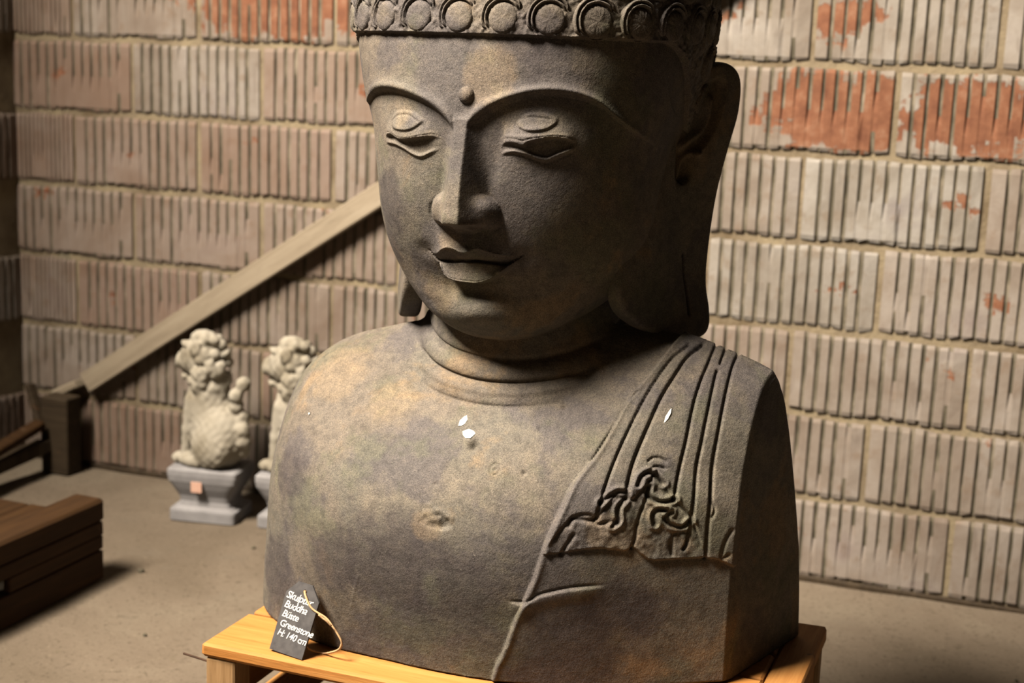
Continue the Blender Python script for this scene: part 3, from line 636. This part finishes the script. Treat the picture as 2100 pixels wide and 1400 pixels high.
    # lips
    zt, zm, zl = cz('upper_top', X), cz('mouth', X), cz('lower_bot', X)
    tp = ss(-.083, -.050, X)*(1-ss(.055, .090, X))
    u = (zt-z)/np.maximum(zt-zm, .004)
    up = ss(-.0020, .0032, zt-z)*ss(-.0010, .0020, z-zm)
    D += tp*(.0085*E_(-np.clip(z-zt, 0, 1)/.014)*ss(-.0022, .0012, z-zt) + up*(.0105-.0185*u))
    D -= .0016*tp*E_(-((zt-z-.0042)/.0014)**2)
    D -= .0060*ss(-.09, -.075, X)*(1-ss(.08, .095, X))*E_(-((z-zm)/.0018)**2)
    tl = ss(-.068, -.056, X)*(1-ss(.062, .080, X)); v = np.clip((z-zl)/np.maximum(zm-zl, .004), 0, 1)
    lo_ = ss(-.0018, .0038, z-zl)*ss(-.0006, .001, zm-z)
    D += tl*lo_*(.0250-.0235*v)
    D -= tl*lo_*.0013*E_(-((z-zl-.0055)/.0011)**2)
    D -= tl*.0075*E_(-np.clip(zl-z, 0, 1)/.014)*ss(.0012, -.0022, z-zl)
    return D
def head_f(X, Fw, z):
    f = head_base(X, Fw, z)
    m = (Fw > 0.0) & (z > .96) & (z < 1.53) & (f > -.10) & (f < .10) & (np.abs(X) < .285)
    if m.any():
        Xm, Fm, zm = X[m], Fw[m], z[m]
        ff = ss(.0, .09, Fm)*(1-ss(1.49, 1.53, zm))
        f[m] += face_disp(Xm, zm)*ff
    zl = hairline(Fw)
    hm = ss(0, .004, z-zl)
    f += .010*hm
    k = (hm > 0) & (np.abs(f) < .02)
    if k.any():
        P = np.stack([X[k], Fw[k], z[k]], 1); f[k] += hm[k]*(.006*vnoise(P, 75, 5)+.004*vnoise(P, 170, 6))
    return f
def hairline(Fw): return 1.515-.20*ss(.16, -.12, Fw)
TE = CV['t_edge']; TE = TE[np.argsort(TE[:, 1])]
def edge_x(z): return np.where(z > TE[-1, 1], TE[-1, 0]+(z-TE[-1, 1])*.55, np.interp(z, TE[:, 1], TE[:, 0]))
def torso_disp(X, Fw, z):
    f = np.zeros(len(X))
    m = Fw > -.02
    if m.any():
        x, w, h = X[m], Fw[m], z[m]; D = np.zeros(len(x)); P = np.stack([x, w, h], 1)
        q = np.sqrt((x/.21)**2+((w+.02)/.205)**2)                  # keep off the neck
        chest = ss(1.0, 1.06, q)
        ex = edge_x(h); d = (x-ex)*.85
        D += chest*(.0060*ss(-.0012, .0022, d)+.0022*E_(-((d-.005)/.004)**2))
        for n_, dp, wd in (('g1', .0075, .0025), ('g2a', .007, .0024), ('g2', .0075, .0025), ('g3', .0075, .0025), ('g4', .0085, .0030), ('g5', .0072, .0024), ('g6', .0055, .0022)):
            D += groove(x, h, 't_'+n_, dp, wd)
        hem = CV['t_hem']; zh = np.interp(x, hem[:, 0], hem[:, 1])
        inz = ss(0, .006, d)
        up_ = ss(-.0008, .0022, h-zh)
        D += inz*up_*.0062*(1-ss(.09, .16, h-zh)) + inz*up_*.0
        D -= inz*.0030*E_(-np.clip(zh-h, 0, 1)/.012)*ss(.001, -.001, h-zh)
        nz = vnoise(P, 42, 1)*.65+vnoise(P, 120, 2)*.35
        # chiselled border of curls above the hem
        top = np.interp(x, [.16, .20, .235, .26, .29, .32, .35, .38, .40, .44], [.66, .716, .712, .752, .745, .79, .745, .712, .66, .69])
        zone = inz*ss(-.002, .004, h-zh)*(1-ss(-.004, .004, h-top))*(1-ss(.395, .41, x))
        D += zone*(-.0028+.0065*nz)
        D -= inz*.0045*E_(-((h-top)/.0035)**2)*ss(.165, .18, x)*(1-ss(.385, .40, x))
        for n_, dp, wd in (('c1', .0042, .0030), ('c2', .0042, .0028), ('c3', .0045, .0032), ('c4', .0042, .0028), ('c5', .0055, .0024), ('c6', .0042, .0026), ('c7', .0036, .0028), ('c8', .0045, .003), ('c9', .0032, .0022), ('c10', .0038, .0022), ('c11', .004, .0025), ('c12', .004, .003), ('c13', .004, .002)):
            D += groove(x, h, 't_'+n_, dp, wd)
        for n_ in ('c3', 'c4', 'c6', 'c7', 'c2'):
            L = CV['t_'+n_]; D += local(lambda P_: .0040*E_(-((dist_line(P_, L)-.0065)/.0035)**2), x, h, L, .016)
        fo = CV['t_fold']; zf = np.interp(x, fo[:, 0], fo[:, 1]); wf = ss(.105, .125, x)*(1-ss(.22, .265, x))
        D += wf*.0045*ss(-.0005, .0022, zf-h)*(1-ss(.004, .035, zf-h))-wf*.0025*E_(-((h-zf-.002)/.002)**2)
        for (a, b), r, dp in zip(CV['t_pits'], (.0075, .0042, .005, .0045, .004, .003, .003, .003), (.012, .0035, .003, .002, .0025, .002, .002, .002)):
            D -= dp*g2(x, h, a, b, r, r*.8)
        D -= .0022*E_(-((np.sqrt((x-CV['t_pits'][5][0])**2+(h-CV['t_pits'][5][1])**2)-.0085)/.0013)**2)
        ro = CV['t_rough']; D += local(lambda P_: ss(-.004, .004, sd_poly(P_, ro)), x, h, ro, .008)*(-.0016+.0120*nz)
        for n_, a in (('cr1', .0007), ('cr3', .0010)): D -= groove(x, h, 't_'+n_, a, .0022)
        D += .0016*vnoise(P, 9, 3)+.0007*vnoise(P, 28, 4)
        dR = (.4567+.298*(.122-w)-x)
        f[m] = D*ss(.001, .010, dR)*ss(-.02, 0, w)*ss(ZC+.001, ZC+.006, h)
    return f
def ear_f(p, q, z):
    P = np.stack([p, z], 1); o_ = CV['e_outline']; f = np.full(len(p), -.05)
    lo, hi = o_.min(0)-.02, o_.max(0)+.02
    m = (p > lo[0]) & (p < hi[0]) & (z > lo[1]) & (z < hi[1]) & (np.abs(q) < .06)
    if not m.any(): return f
    P, p, q, z = P[m], p[m], q[m], z[m]
    sd = sd_poly(P, o_); th = .017+.004*ss(1.12, 1.02, z)
    rim = -.0100*ss(.014, .024, sd_poly(P, CV['e_conch'])+.014)
    rim -= .006*ss(-.002, .010, sd_poly(P, CV['e_conch']))
    rim += .0095*E_(-(dist_line(P, CV['e_anti'])/.0085)**2)+.0085*E_(-(dist_line(P, CV['e_anti2'])/.006)**2)
    rim -= .012*E_(-(dist_line(P, CV['e_slit'])/.0032)**2)
    rim -= .010*g2(p, z, .041, 1.292, .006, .018)
    tz = np.where(q > 0, th+rim, th)
    f[m] = smin(smin(sd, tz-q, .012), th+q, .012)
    return f

# ---------------- the bust ----------------
def w2(P): P = np.asarray(P, float); return np.stack([BX+P[:, 0], BY-P[:, 1], P[:, 2]], 1)
bust = tag(empty('stone_bust', (BX, BY, ZC)), 'weathered dark greenstone bust with closed eyes, long ears and grooved robe on wooden crate', 'statue')
binv = Matrix.Translation((-BX, -BY, -ZC))
def bpart(name, V, Q, parent, mat=M['stone'] if True else None, smooth=True):
    Vw = w2(V)-np.array([BX, BY, ZC]) if parent is bust else w2(V)-np.array([BX, BY, ZC])
    me = mesh_np(name, Vw, Q[:, ::-1], mat, smooth)
    return link(name, me, parent)
def split(V, Q, mask):
    q = Q[mask]; u, inv = np.unique(q, return_inverse=True); return V[u], inv.reshape(q.shape)
LOD = 1.0
V, Q = nets(torso_base, (-.60, -.30, ZC-.012), (.60, .38, 1.12), .0042*LOD); V, Q = subdiv(V, Q); V = project(V, torso_base, 2)
G = np.stack([torso_base(*(V+.0015*np.eye(3)[a]).T)-torso_base(*(V-.0015*np.eye(3)[a]).T) for a in range(3)], 1)
V = V-G/(np.linalg.norm(G, axis=1)[:, None]+1e-9)*(torso_disp(*V.T)*1.05)[:, None]; V = relax(V, Q, 1, .25)
C = V[Q].mean(1); dRc = (.4567+.298*(.122-C[:, 1])-C[:, 0])
robe = (C[:, 0] > edge_x(C[:, 2])-.0005) & (C[:, 1] > -.05) & (dRc > .006) & (((C[:, 0]/.21)**2+((C[:, 1]+.02)/.205)**2) > 1.1)
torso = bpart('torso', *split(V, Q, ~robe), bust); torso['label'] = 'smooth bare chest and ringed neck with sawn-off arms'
ro = bpart('robe', *split(V, Q, robe), bust); ro['label'] = 'robe over one shoulder with carved grooves and curled hem'
V, Q = nets(head_f, (-.36, -.37, .93), (.36, .42, 1.90), .0029*LOD); V, Q = subdiv(V, Q); V = relax(project(V, head_f, 1, .003, 3e-4), Q, 2); V = relax(project(V, head_f, 2, .003, 3e-4), Q, 1, .4)
C = V[Q].mean(1); hair = C[:, 2] > hairline(C[:, 1])-.0002
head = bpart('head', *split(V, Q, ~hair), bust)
hr = bpart('hair', *split(V, Q, hair), head)
# ears: one carved slab, mirrored
V, Q = nets(ear_f, (-.13, -.05, .96), (.23, .05, 1.51), .0030*LOD); V = relax(project(V, ear_f, 1, .002), Q, 1, .4)
e1 = np.array([.447, -.894]); e2 = np.array([.894, .447])
EX = np.stack([.25+V[:, 0]*e1[0]+V[:, 1]*e2[0], .03+V[:, 0]*e1[1]+V[:, 1]*e2[1], V[:, 2]], 1)
bpart('ear', EX, Q, head)
EL = EX.copy(); EL[:, 0] *= -1; EL += np.array([.026, 0, -.012]); bpart('ear', EL, Q[:, ::-1], head)
# forehead mark
th = np.linspace(0, 2*np.pi, 25)[:-1]; prof = [(.0145, -.006), (.0142, .001), (.0125, .0055), (.0085, .0090), (.004, .0102)]
V = [(.0008+r*np.cos(t), .3225+.0+h, 1.4195+r*np.sin(t)) for r, h in prof for t in th]; V.append((.0008, .333, 1.4195)); V = np.array(V)
n = 24; Q = [[i*n+k, i*n+(k+1) % n, (i+1)*n+(k+1) % n, (i+1)*n+k] for i in range(4) for k in range(n)]
Vl = w2(V)-np.array([BX, BY, ZC]); Fs = Q+[[4*n+k, 4*n+(k+1) % n, 5*n] for k in range(n)]
link('forehead_mark', fix_normals(mesh_py('forehead_mark', Vl, Fs, M['stone'], True)), head)
# hair curls: boss with concentric arches over it
def curl_mesh():
    R = [0, .008, .016, .0215, .0245, .0262, .0276, .0290, .0304, .0320, .0334, .0348, .0364, .0380, .0394, .0405, .0415, .043]
    Hh = [.0085, .0085, .0080, .0070, .0048, .0010, .0004, .0070, .0084, .0078, .0012, .0010, .0068, .0074, .0062, .0004, -.003, -.008]
    n = 44; V = [(0, 0, Hh[0])]; rg = random.Random(3)
    for r, h in zip(R[1:], Hh[1:]):
        for k in range(n):
            t = 2*math.pi*k/n; d = abs((t-2.15+math.pi) % (2*math.pi)-math.pi)       # arches sit over the upper left of the boss
            wgt = max(0, min(1, (1.75-d)/.35)); hh = h
            if r > .0272: hh = -.003+(h+.003)*wgt if r < .042 else h
            rr = r if r < .0262 else .0262+(r-.0262)*(.12+.88*wgt)
            if r > .0415: hh = -.010
            V.append((rr*math.cos(t)*.98, rr*math.sin(t)*1.02, hh+.0009*math.sin(5.1*r*600*math.cos(t)*.35+2)*math.cos(r*400*math.sin(t)*.5)+rg.uniform(-.0006, .0006)*(r > .012)))
    Fs = [[0, 1+k, 1+(k+1) % n] for k in range(n)]+[[1+i*n+k, 1+(i+1)*n+k, 1+(i+1)*n+(k+1) % n, 1+i*n+(k+1) % n] for i in range(len(R)-2) for k in range(n)]
    return fix_normals(mesh_py('hair_curl', V, Fs, M['stone'], True))
CM = curl_mesh(); rc = random.Random(11)
def contour(z):
    t = np.linspace(0, 2*np.pi, 721)[:-1]; dirs = np.stack([np.sin(t), np.cos(t)], 1); lo = np.full(720, .01); hi = np.full(720, .45)
    for _ in range(22):
        md = (lo+hi)/2; f = head_base(dirs[:, 0]*md, dirs[:, 1]*md, np.full(720, z)); lo = np.where(f > 0, md, lo); hi = np.where(f > 0, hi, md)
    return t, dirs*lo[:, None]
rows = [(1.295, 0), (1.357, 1), (1.419, 0), (1.481, 1), (1.543, 0), (1.604, 1), (1.665, 0), (1.720, 1), (1.768, 0), (1.808, 1), (1.840, 0)]
for z, ph in rows:
    t, C2 = contour(z); C2c = np.vstack([C2, C2[:1]]); s = np.concatenate([[0], np.cumsum(np.linalg.norm(np.diff(C2c, axis=0), axis=1))])
    tot = s[-1]; k = max(3, int(round(tot/.0735))); st = tot/k
    for j in range(k):
        a = ((j+.5*ph)*st-.019) % tot; x = np.interp(a, s, C2c[:, 0]); y = np.interp(a, s, C2c[:, 1])
        if z < 1.53 and y > -.03: continue
        if z < 1.53 and z < float(hairline(np.array([y]))[0])+.026: continue
        p0 = np.array([[x, y, z]]); h = 1e-3; g = np.array([(head_base(*(p0+h*np.eye(3)[a_])[0][:, None])-head_base(*p0[0][:, None]))[0] for a_ in range(3)])
        nrm = -g/np.linalg.norm(g); nw = Vector((nrm[0], -nrm[1], nrm[2])); upv = Vector((0, 0, 1)); rt = upv.cross(nw)
        if rt.length < .1: rt = Vector((1, 0, 0))
        rt.normalize(); up2 = nw.cross(rt)
        o = bpy.data.objects.new('hair_curl', CM); COL.objects.link(o); o.parent = hr
        sc_ = rc.uniform(.96, 1.02)
        Mx = Matrix(((rt.x, up2.x, nw.x, 0), (rt.y, up2.y, nw.y, 0), (rt.z, up2.z, nw.z, 0), (0, 0, 0, 1)))@Matrix.Rotation(rc.uniform(-.12, .12), 4, 'Z')@Matrix.Scale(sc_, 4)
        o.matrix_local = Matrix.Translation(Vector((x, -y, z-ZC))+nw*.0065)@Mx
# paint flecks stuck on the chest
for (x, z), r, asp, ang in ((CV['t_chips'][0], .0058, 1.5, 1.3), (CV['t_chips'][1], .0062, 2.0, .1), (CV['t_chips'][2], .0030, 4.5, 1.25), (CV['t_chips'][3], .0016, 1, 0)):
    ex = .006 if x > .3 else 0
    yf = -float(torso_front(np.array([x]), np.array([z]))[0])-.0015-ex
    tz_ = (float(torso_front(np.array([x]), np.array([z+.01]))[0])-float(torso_front(np.array([x]), np.array([z-.01]))[0]))/.02
    V = []
    for k in range(7):
        t = 2*math.pi*k/7; a, b = r*asp*math.cos(t)*(1+.25*math.sin(3*k)), r*math.sin(t)*(1+.3*math.cos(2*k+1))
        u, v = a*math.cos(ang)-b*math.sin(ang), a*math.sin(ang)+b*math.cos(ang); V.append((x+u, yf-tz_*v, z+v-ZC))
    V += [(a, b-.0012, c) for a, b, c in V]
    Fs = [list(range(7)), list(range(7, 14))[::-1]]+[[k, (k+1) % 7, 7+(k+1) % 7, 7+k] for k in range(7)]
    link('paint_fleck', fix_normals(mesh_py('paint_fleck', V, Fs, M['chip'])), bust)
# ---------------- crate under the bust ----------------
CX0, CX1, CY0, CY1 = -1.381, -.322, 2.127, 2.728
cr = tag(empty('wooden_crate', ((CX0+CX1)/2, (CY0+CY1)/2, 0)), 'orange pine crate standing under the large stone bust', 'crate')
def cb(name, b, mat, bev=.004, jit=.0012, parent=cr):
    o = Vector(((CX0+CX1)/2, (CY0+CY1)/2, 0)); return box(name, (b[0]-o.x, b[1]-o.x, b[2]-o.y, b[3]-o.y, b[4], b[5]), mat, parent, bev, jit)
# top boards
cb('top_board', (CX0, CX1-.07, CY0, CY0+.165, ZC-.028, ZC), M['crate'], .006)
cb('top_board', (CX0+.006, CX1-.07, CY0+.175, CY0+.290, ZC-.028, ZC-.001), M['crate'])
cb('top_board', (CX0+.004, CX1-.07, CY0+.300, CY0+.415, ZC-.028, ZC-.001), M['crate'])
cb('top_board', (CX0+.002, CX1-.07, CY0+.425, CY1, ZC-.028, ZC-.001), M['crate'])
cb('edge_board', (CX1-.066, CX1, CY0, CY1, ZC-.030, ZC-.001), M['crate_y'])
for x in (CX0+.006, CX1-.066):
    for y in (CY0+.006, CY1-.066):
        cb('corner_post', (x, x+.062, y, y+.058, 0, ZC-.029), M['crate_dark'])
for z in (.02, .15, .26):
    cb('back_slat', (CX0+.07, CX1-.07, CY1-.03, CY1-.008, z, z+.085), M['crate'])
    for x in (CX0+.010, CX1-.030): cb('side_slat', (x, x+.020, CY0+.066, CY1-.068, z, z+.085), M['crate_y'])
for z in (.02, .15): cb('front_slat', (CX0+.07, CX1-.07, CY0+.010, CY0+.030, z, z+.095), M['crate'])
nb = link('nail', fix_normals(mesh_py('nail', *(lambda V, F_: (V, F_))(*box_vf(-.062, -.0, -.0018, .0018, -.0018, .0018, .0006)), M['nail'])), cr, (CX0+.01-(CX0+CX1)/2, CY0+.02-(CY0+CY1)/2, ZC-.045)); nb.rotation_euler = (0, .1, 0)

# ---------------- price tag ----------------
BL, BR_, = Vector((-1.249, 2.151, ZC+.001)), Vector((-1.174, 2.142, ZC+.001))
TAGH = .132; rx = (BR_-BL).normalized(); up = Vector((.0195, .0485, .12)).normalized()
nz_ = rx.cross(up).normalized()         # faces the viewer
org = (BL+BR_)/2
TM = Matrix(((rx.x, up.x, nz_.x, org.x), (rx.y, up.y, nz_.y, org.y), (rx.z, up.z, nz_.z, org.z), (0, 0, 0, 1)))
W_ = (BR_-BL).length/2
out = [(-W_, 0), (W_, 0), (W_+.002, TAGH*.80), (W_*.42, TAGH), (-W_*.42, TAGH), (-W_+.001, TAGH*.82)]
tg = tag(empty('price_tag'), 'dark slate price tag with white handwriting and twine leaning on the bust', 'price tag')
tg.matrix_world = TM
hole = [(.004+.0042*math.cos(a), TAGH*.885+.0042*math.sin(a)) for a in np.linspace(0, 2*math.pi, 13)[:-1]]
def tag_mesh():
    import bmesh
    bm = bmesh.new(); o = [bm.verts.new((x, y, 0)) for x, y in out]; h = [bm.verts.new((x, y, 0)) for x, y in hole]
    E = [bm.edges.new((o[i], o[(i+1) % len(o)])) for i in range(len(o))]+[bm.edges.new((h[i], h[(i+1) % 12])) for i in range(12)]
    bmesh.ops.triangle_fill(bm, use_beauty=True, edges=E)
    g = bmesh.ops.extrude_face_region(bm, geom=bm.faces[:]); bmesh.ops.translate(bm, vec=(0, 0, .004), verts=[v for v in g['geom'] if isinstance(v, bmesh.types.BMVert)])
    bmesh.ops.recalc_face_normals(bm, faces=bm.faces); me = bpy.data.meshes.new('card'); bm.to_mesh(me); bm.free(); me.materials.append(M['slate']); return me
link('card', tag_mesh(), tg)
def text(body, x, y, size, rot=0.0, sx=1.0):
    cu = bpy.data.curves.new('lettering', 'FONT'); cu.body = body; cu.size = size; cu.extrude = .0003; cu.offset = size*.006; cu.shear = .25; cu.space_character = .92*sx
    t = bpy.data.objects.new('lettering', cu); COL.objects.link(t)
    me = bpy.data.meshes.new_from_object(t.evaluated_get(bpy.context.evaluated_depsgraph_get())); bpy.data.objects.remove(t)
    rg = random.Random(len(body)); 
    for v in me.vertices: v.co.y += .0005*math.sin(v.co.x*420)
    me.materials.clear(); me.materials.append(M['chalk']); me.name = 'lettering'
    o = link('lettering', me, tg); o.matrix_local = Matrix.Translation((x, y, .0045))@Matrix.Rotation(rot, 4, 'Z'); return o
yy = TAGH*.74
for i, (s, sz) in enumerate((('Skulptur', .0185), ('Buddha', .0180), ('B\u00fcste', .0175), ('Greenstone', .0165), ('H: 140 cm', .0165))):
    text(s, -W_+.004+.0008*i, yy-i*.0172, sz*1.06, -.05)
def tl(x, y, z): return TM@Vector((x, y, z))
hx, hy = .004, TAGH*.885
T1 = [tl(hx, hy, -.002), tl(hx, hy, .005), tl(hx+.010, hy-.010, .008), tl(.031, .092, .006)]
e_ = [Vector(v) for v in [(-1.1392, 2.172, 0.4766), (-1.122, 2.168, 0.4634), (-1.1089, 2.166, 0.4497), (-1.1048, 2.166, 0.4392), (-1.1116, 2.168, 0.426), (-1.1314, 2.174, 0.4133), (-1.1585, 2.182, 0.4023)]]+[tl(hx+.02, hy-.09, -.012), tl(hx+.01, hy-.03, -.010), tl(hx, hy, -.003)]
tube('twine_loop', catmull([tuple(v) for v in T1+e_], 6)-0, .0021, M['twine'], None, 8)
tw = bpy.data.objects['twine_loop']; tw.parent = tg; tw.matrix_parent_inverse = TM.inverted()
tube('twine_end', catmull([(-1.1219, 2.16, 0.4701), (-1.1298, 2.156, 0.4795), (-1.1376, 2.154, 0.4844), (-1.1436, 2.152, 0.4896)], 5), [.0022]*15+[.0008], M['twine'], None, 8)
tw = bpy.data.objects['twine_end']; tw.parent = tg; tw.matrix_parent_inverse = TM.inverted()

# ---------------- low crate on the left ----------------
lc = tag(empty('storage_crate', (-2.75, 2.6, 0)), 'brown wooden crate low on the floor at the left edge', 'crate')
def lb(name, b, mat, bev=.004): return box(name, (b[0]+2.75, b[1]+2.75, b[2]-2.6, b[3]-2.6, b[4], b[5]), mat, lc, bev, .0015)
x0, x1, y0, y1 = -3.12, -2.389, 2.02, 3.19
lb('side_plank', (x1-.022, x1, y0, y1, .0, .085), M['oldwood'])
for a, b in ((y0, 2.50), (2.80, y1)): lb('side_plank', (x1-.022, x1, a, b, .088, .130), M['oldwood'])
lb('side_plank', (x1-.024, x1+.002, y0, y1, .130, .170), M['oldwood'])
lb('side_plank', (x0, x0+.022, y0, y1, .0, .170), M['oldwood'])
lb('end_plank', (x0+.023, x1-.023, y1-.022, y1, .0, .165), M['oldwood']); lb('end_plank', (x0+.023, x1-.023, y0, y0+.022, .0, .165), M['oldwood'])
lb('lid_board', (x1-.095, x1+.004, y0-.01, y1+.004, .171, .236), M['oldwood'], .008)
for i in range(5): 
    a = x0+.002+i*.124; lb('lid_board', (a, a+.118, y0-.01, y1-.02, .171, .192), M['oldwood'])

# ---------------- leaning beam ----------------
def obox(name, A, B, wv, hv, mat, parent, bev=.004):
    """box from A to B; wv = half extent vector up in the wall plane, hv = half extent towards the room"""
    A, B, wv, hv = map(Vector, (A, B, wv, hv)); L_ = (B-A).length; x = (B-A).normalized()
    Mx = Matrix(((x.x, hv.normalized().x, wv.normalized().x, A.x), (x.y, hv.normalized().y, wv.normalized().y, A.y), (x.z, hv.normalized().z, wv.normalized().z, A.z), (0, 0, 0, 1)))
    o = box(name, (0, L_, -hv.length, hv.length, -wv.length, wv.length), mat, parent, bev, .001); o.matrix_local = (Matrix.Translation(-Vector(parent.location)))@Mx; return o
bm_ = tag(empty('leaning_beam', (-3.12, 3.97, .31)), 'long pale beam slanting across the brick wall behind the bust', 'beam')
d_ = (Vector((-.60, 0, 1.945))-Vector((-3.10, 0, .31))).normalized(); wv = Vector((-d_.z, 0, d_.x))
obox('plank', (-3.10, 4.066, .315), (-.20, 4.066, 2.205), wv*.036, (0, .022, 0), M['beam'], bm_, .003)
obox('end_block', (-3.225, 4.056, .262), (-3.12, 4.056, .30), wv*.014, (0, .03, 0), M['beam'], bm_)
tp = tag(empty('wooden_trestle', (-3.2, 3.8, 0)), 'dark wooden trestle and shadow block in the shaded corner holding the low end of the beam', 'trestle')
obox('upright', (-3.16, 3.99, .0), (-3.155, 3.99, .275), (.055, 0, 0), (0, .04, 0), M['darkwood_shade'], tp)  # dark block put in for the shadowy mass below the beam
obox('upright', (-3.265, 3.96, .31), (-3.20, 3.93, .17), (.010, 0, .004), (0, .02, 0), M['darkwood_shade'], tp)
obox('brace', (-3.20, 3.93, .18), (-3.30, 3.45, .05), (.0, 0, .016), (.02, .006, 0), M['oldwood'], tp)
obox('brace', (-3.20, 3.95, .10), (-3.32, 3.48, .02), (.0, 0, .022), (.03, .006, 0), M['darkwood_shade'], tp)

# ---------------- guardian lions ----------------
def ell(P, c, r, ang=0.0):
    q = P-np.array(c); ca, sa = math.cos(ang), math.sin(ang); x = q[:, 0]*ca+q[:, 2]*sa; z = -q[:, 0]*sa+q[:, 2]*ca
    k = np.sqrt((x/r[0])**2+(q[:, 1]/r[1])**2+(z/r[2])**2); return (1-k)*min(r)
def caps(P, a, b, ra, rb):
    a, b = np.array(a), np.array(b); ab = b-a; t = np.clip((P-a)@ab/(ab@ab), 0, 1); return ra+(rb-ra)*t-np.linalg.norm(P-a-t[:, None]*ab, axis=1)
LR = random.Random(4)
MANE = []
for i in range(58):
    u = LR.uniform(-1, 1); t = LR.uniform(-1.9, 1.9); c_ = math.sqrt(1-u*u*.8)
    MANE.append((-.012+.068*c_*math.cos(t), .060*c_*math.sin(t), .305+.095*u))
MANE = [m for m in MANE if m[0] > -.035]
def lion_f(x, y, z):     # faces -x, seated, z=0 on its plinth
    P = np.stack([x, y, z], 1)
    f = ell(P, (.045, 0, .10), (.092, .082, .105))                         # haunches
    f = smax(f, ell(P, (-.005, 0, .20), (.062, .062, .12), -.30), .03)      # chest
    f = smax(f, ell(P, (-.045, 0, .225), (.035, .042, .045)), .02)
    for s in (-1, 1):
        f = smax(f, ell(P, (.04, s*.058, .065), (.07, .032, .06)), .015)   # thighs
        f = smax(f, ell(P, (-.025, s*.062, .020), (.05, .024, .022)), .01)
    f = smax(f, caps(P, (-.045, -.038, .205), (-.058, -.044, .11), .026, .019), .012)
    f = smax(f, caps(P, (-.058, -.044, .11), (-.066, -.046, .015), .019, .018), .008)
    f = smax(f, ell(P, (-.088, -.046, .018), (.034, .025, .020)), .01)
    f = smax(f, caps(P, (-.045, .040, .205), (-.075, .044, .13), .026, .018), .012)
    f = smax(f, caps(P, (-.075, .044, .13), (-.068, .044, .065), .018, .018), .008)
    f = smax(f, ell(P, (-.070, .040, .032), (.036, .036, .034)), .006)     # ball under the paw
    f = smax(f, ell(P, (-.035, 0, .335), (.072, .060, .068)), .02)         # skull
    f = smax(f, ell(P, (-.092, 0, .318), (.046, .044, .030)), .012)        # upper jaw
    f = smax(f, ell(P, (-.082, 0, .272), (.034, .033, .014), -.25), .008)  # open lower jaw
    f = smax(f, ell(P, (-.120, 0, .336), (.016, .020, .013)), .006)        # nose
    for s in (-1, 1):
        f = smax(f, ell(P, (-.074, s*.034, .356), (.018, .016, .014)), .005)
        f = smax(f, ell(P, (-.062, s*.036, .378), (.030, .016, .010), -.3), .005)
        f = smax(f, ell(P, (-.010, s*.062, .372), (.022, .012, .026)), .006)
    f = np.maximum(f, -.2)
    f = smax(f, ell(P, (-.030, 0, .402), (.045, .035, .022)), .01)
    for c in MANE:
        d = np.linalg.norm(P-np.array(c), axis=1); f = smax(f, .0175-d, .005)
    for i in range(7):
        c = (.122+.016*math.sin(i*1.1), .01*math.cos(i*2.), .06+.035*i); d = np.linalg.norm(P-np.array(c), axis=1); f = smax(f, .024-d, .01)
    f += .0022*np.sin(P[:, 0]*190+np.sin(P[:, 2]*80))*np.sin(P[:, 2]*170)*np.sin(P[:, 1]*150)
    return np.minimum(f, z+.0)
LV, LQ = nets(lion_f, (-.16, -.12, -.012), (.18, .12, .47), .0045)
LME = mesh_np('lion_body', LV, LQ, M['lion'])
def plinth():
    """slab, waist and flared bowl-like top with rounded brackets"""
    prof = [(1.0, 0), (1.0, .030), (.985, .036), (.90, .038), (.80, .046), (.76, .062), (.80, .080), (.93, .105), (1.03, .130), (1.06, .150), (1.055, .166), (1.0, .172), (.94, .173)]
    a, b = .112, .085; V, Fs = [], []; n = 32
    for s, z in prof:
        for k in range(n):
            t = 2*math.pi*(k+.5)/n; e = .16 if z < .04 or z > .125 else .24
            c_, s_ = math.cos(t), math.sin(t); V.append((math.copysign(abs(c_)**e, c_)*a*s, math.copysign(abs(s_)**e, s_)*b*s, z))
    for j in range(len(prof)-1):
        for k in range(n): Fs.append([j*n+k, j*n+(k+1) % n, (j+1)*n+(k+1) % n, (j+1)*n+k])
    Fs.append(list(range(n))[::-1]); Fs.append([(len(prof)-1)*n+k for k in range(n)]); return mesh_py('plinth', V, Fs, M['plinth'], False)
PME = plinth()
def lion(loc, rz, label, head_rz, sticker):
    r = tag(empty('lion_statue', loc, rz), label, 'statue', 'guardian lion statues by the wall')
    link('plinth', PME, r); b = link('lion_body', LME, r, (.0, 0, .171)); b.rotation_euler = (0, 0, head_rz); b.scale = (.98, 1.0, 1.03)
    if sticker:
        box('sticker', (-.030, .006, -.0945, -.0925, .100, .135), M['sticker'], r, .0005)
    return r
lion((-2.435, 3.815, 0), math.radians(10), 'pale stone guardian lion on blue-grey plinth, fully visible, left of its twin', math.radians(-18), True)
lion((-2.145, 3.87, 0), math.radians(8), 'pale stone guardian lion half hidden behind the bust shoulder', math.radians(-12), False)
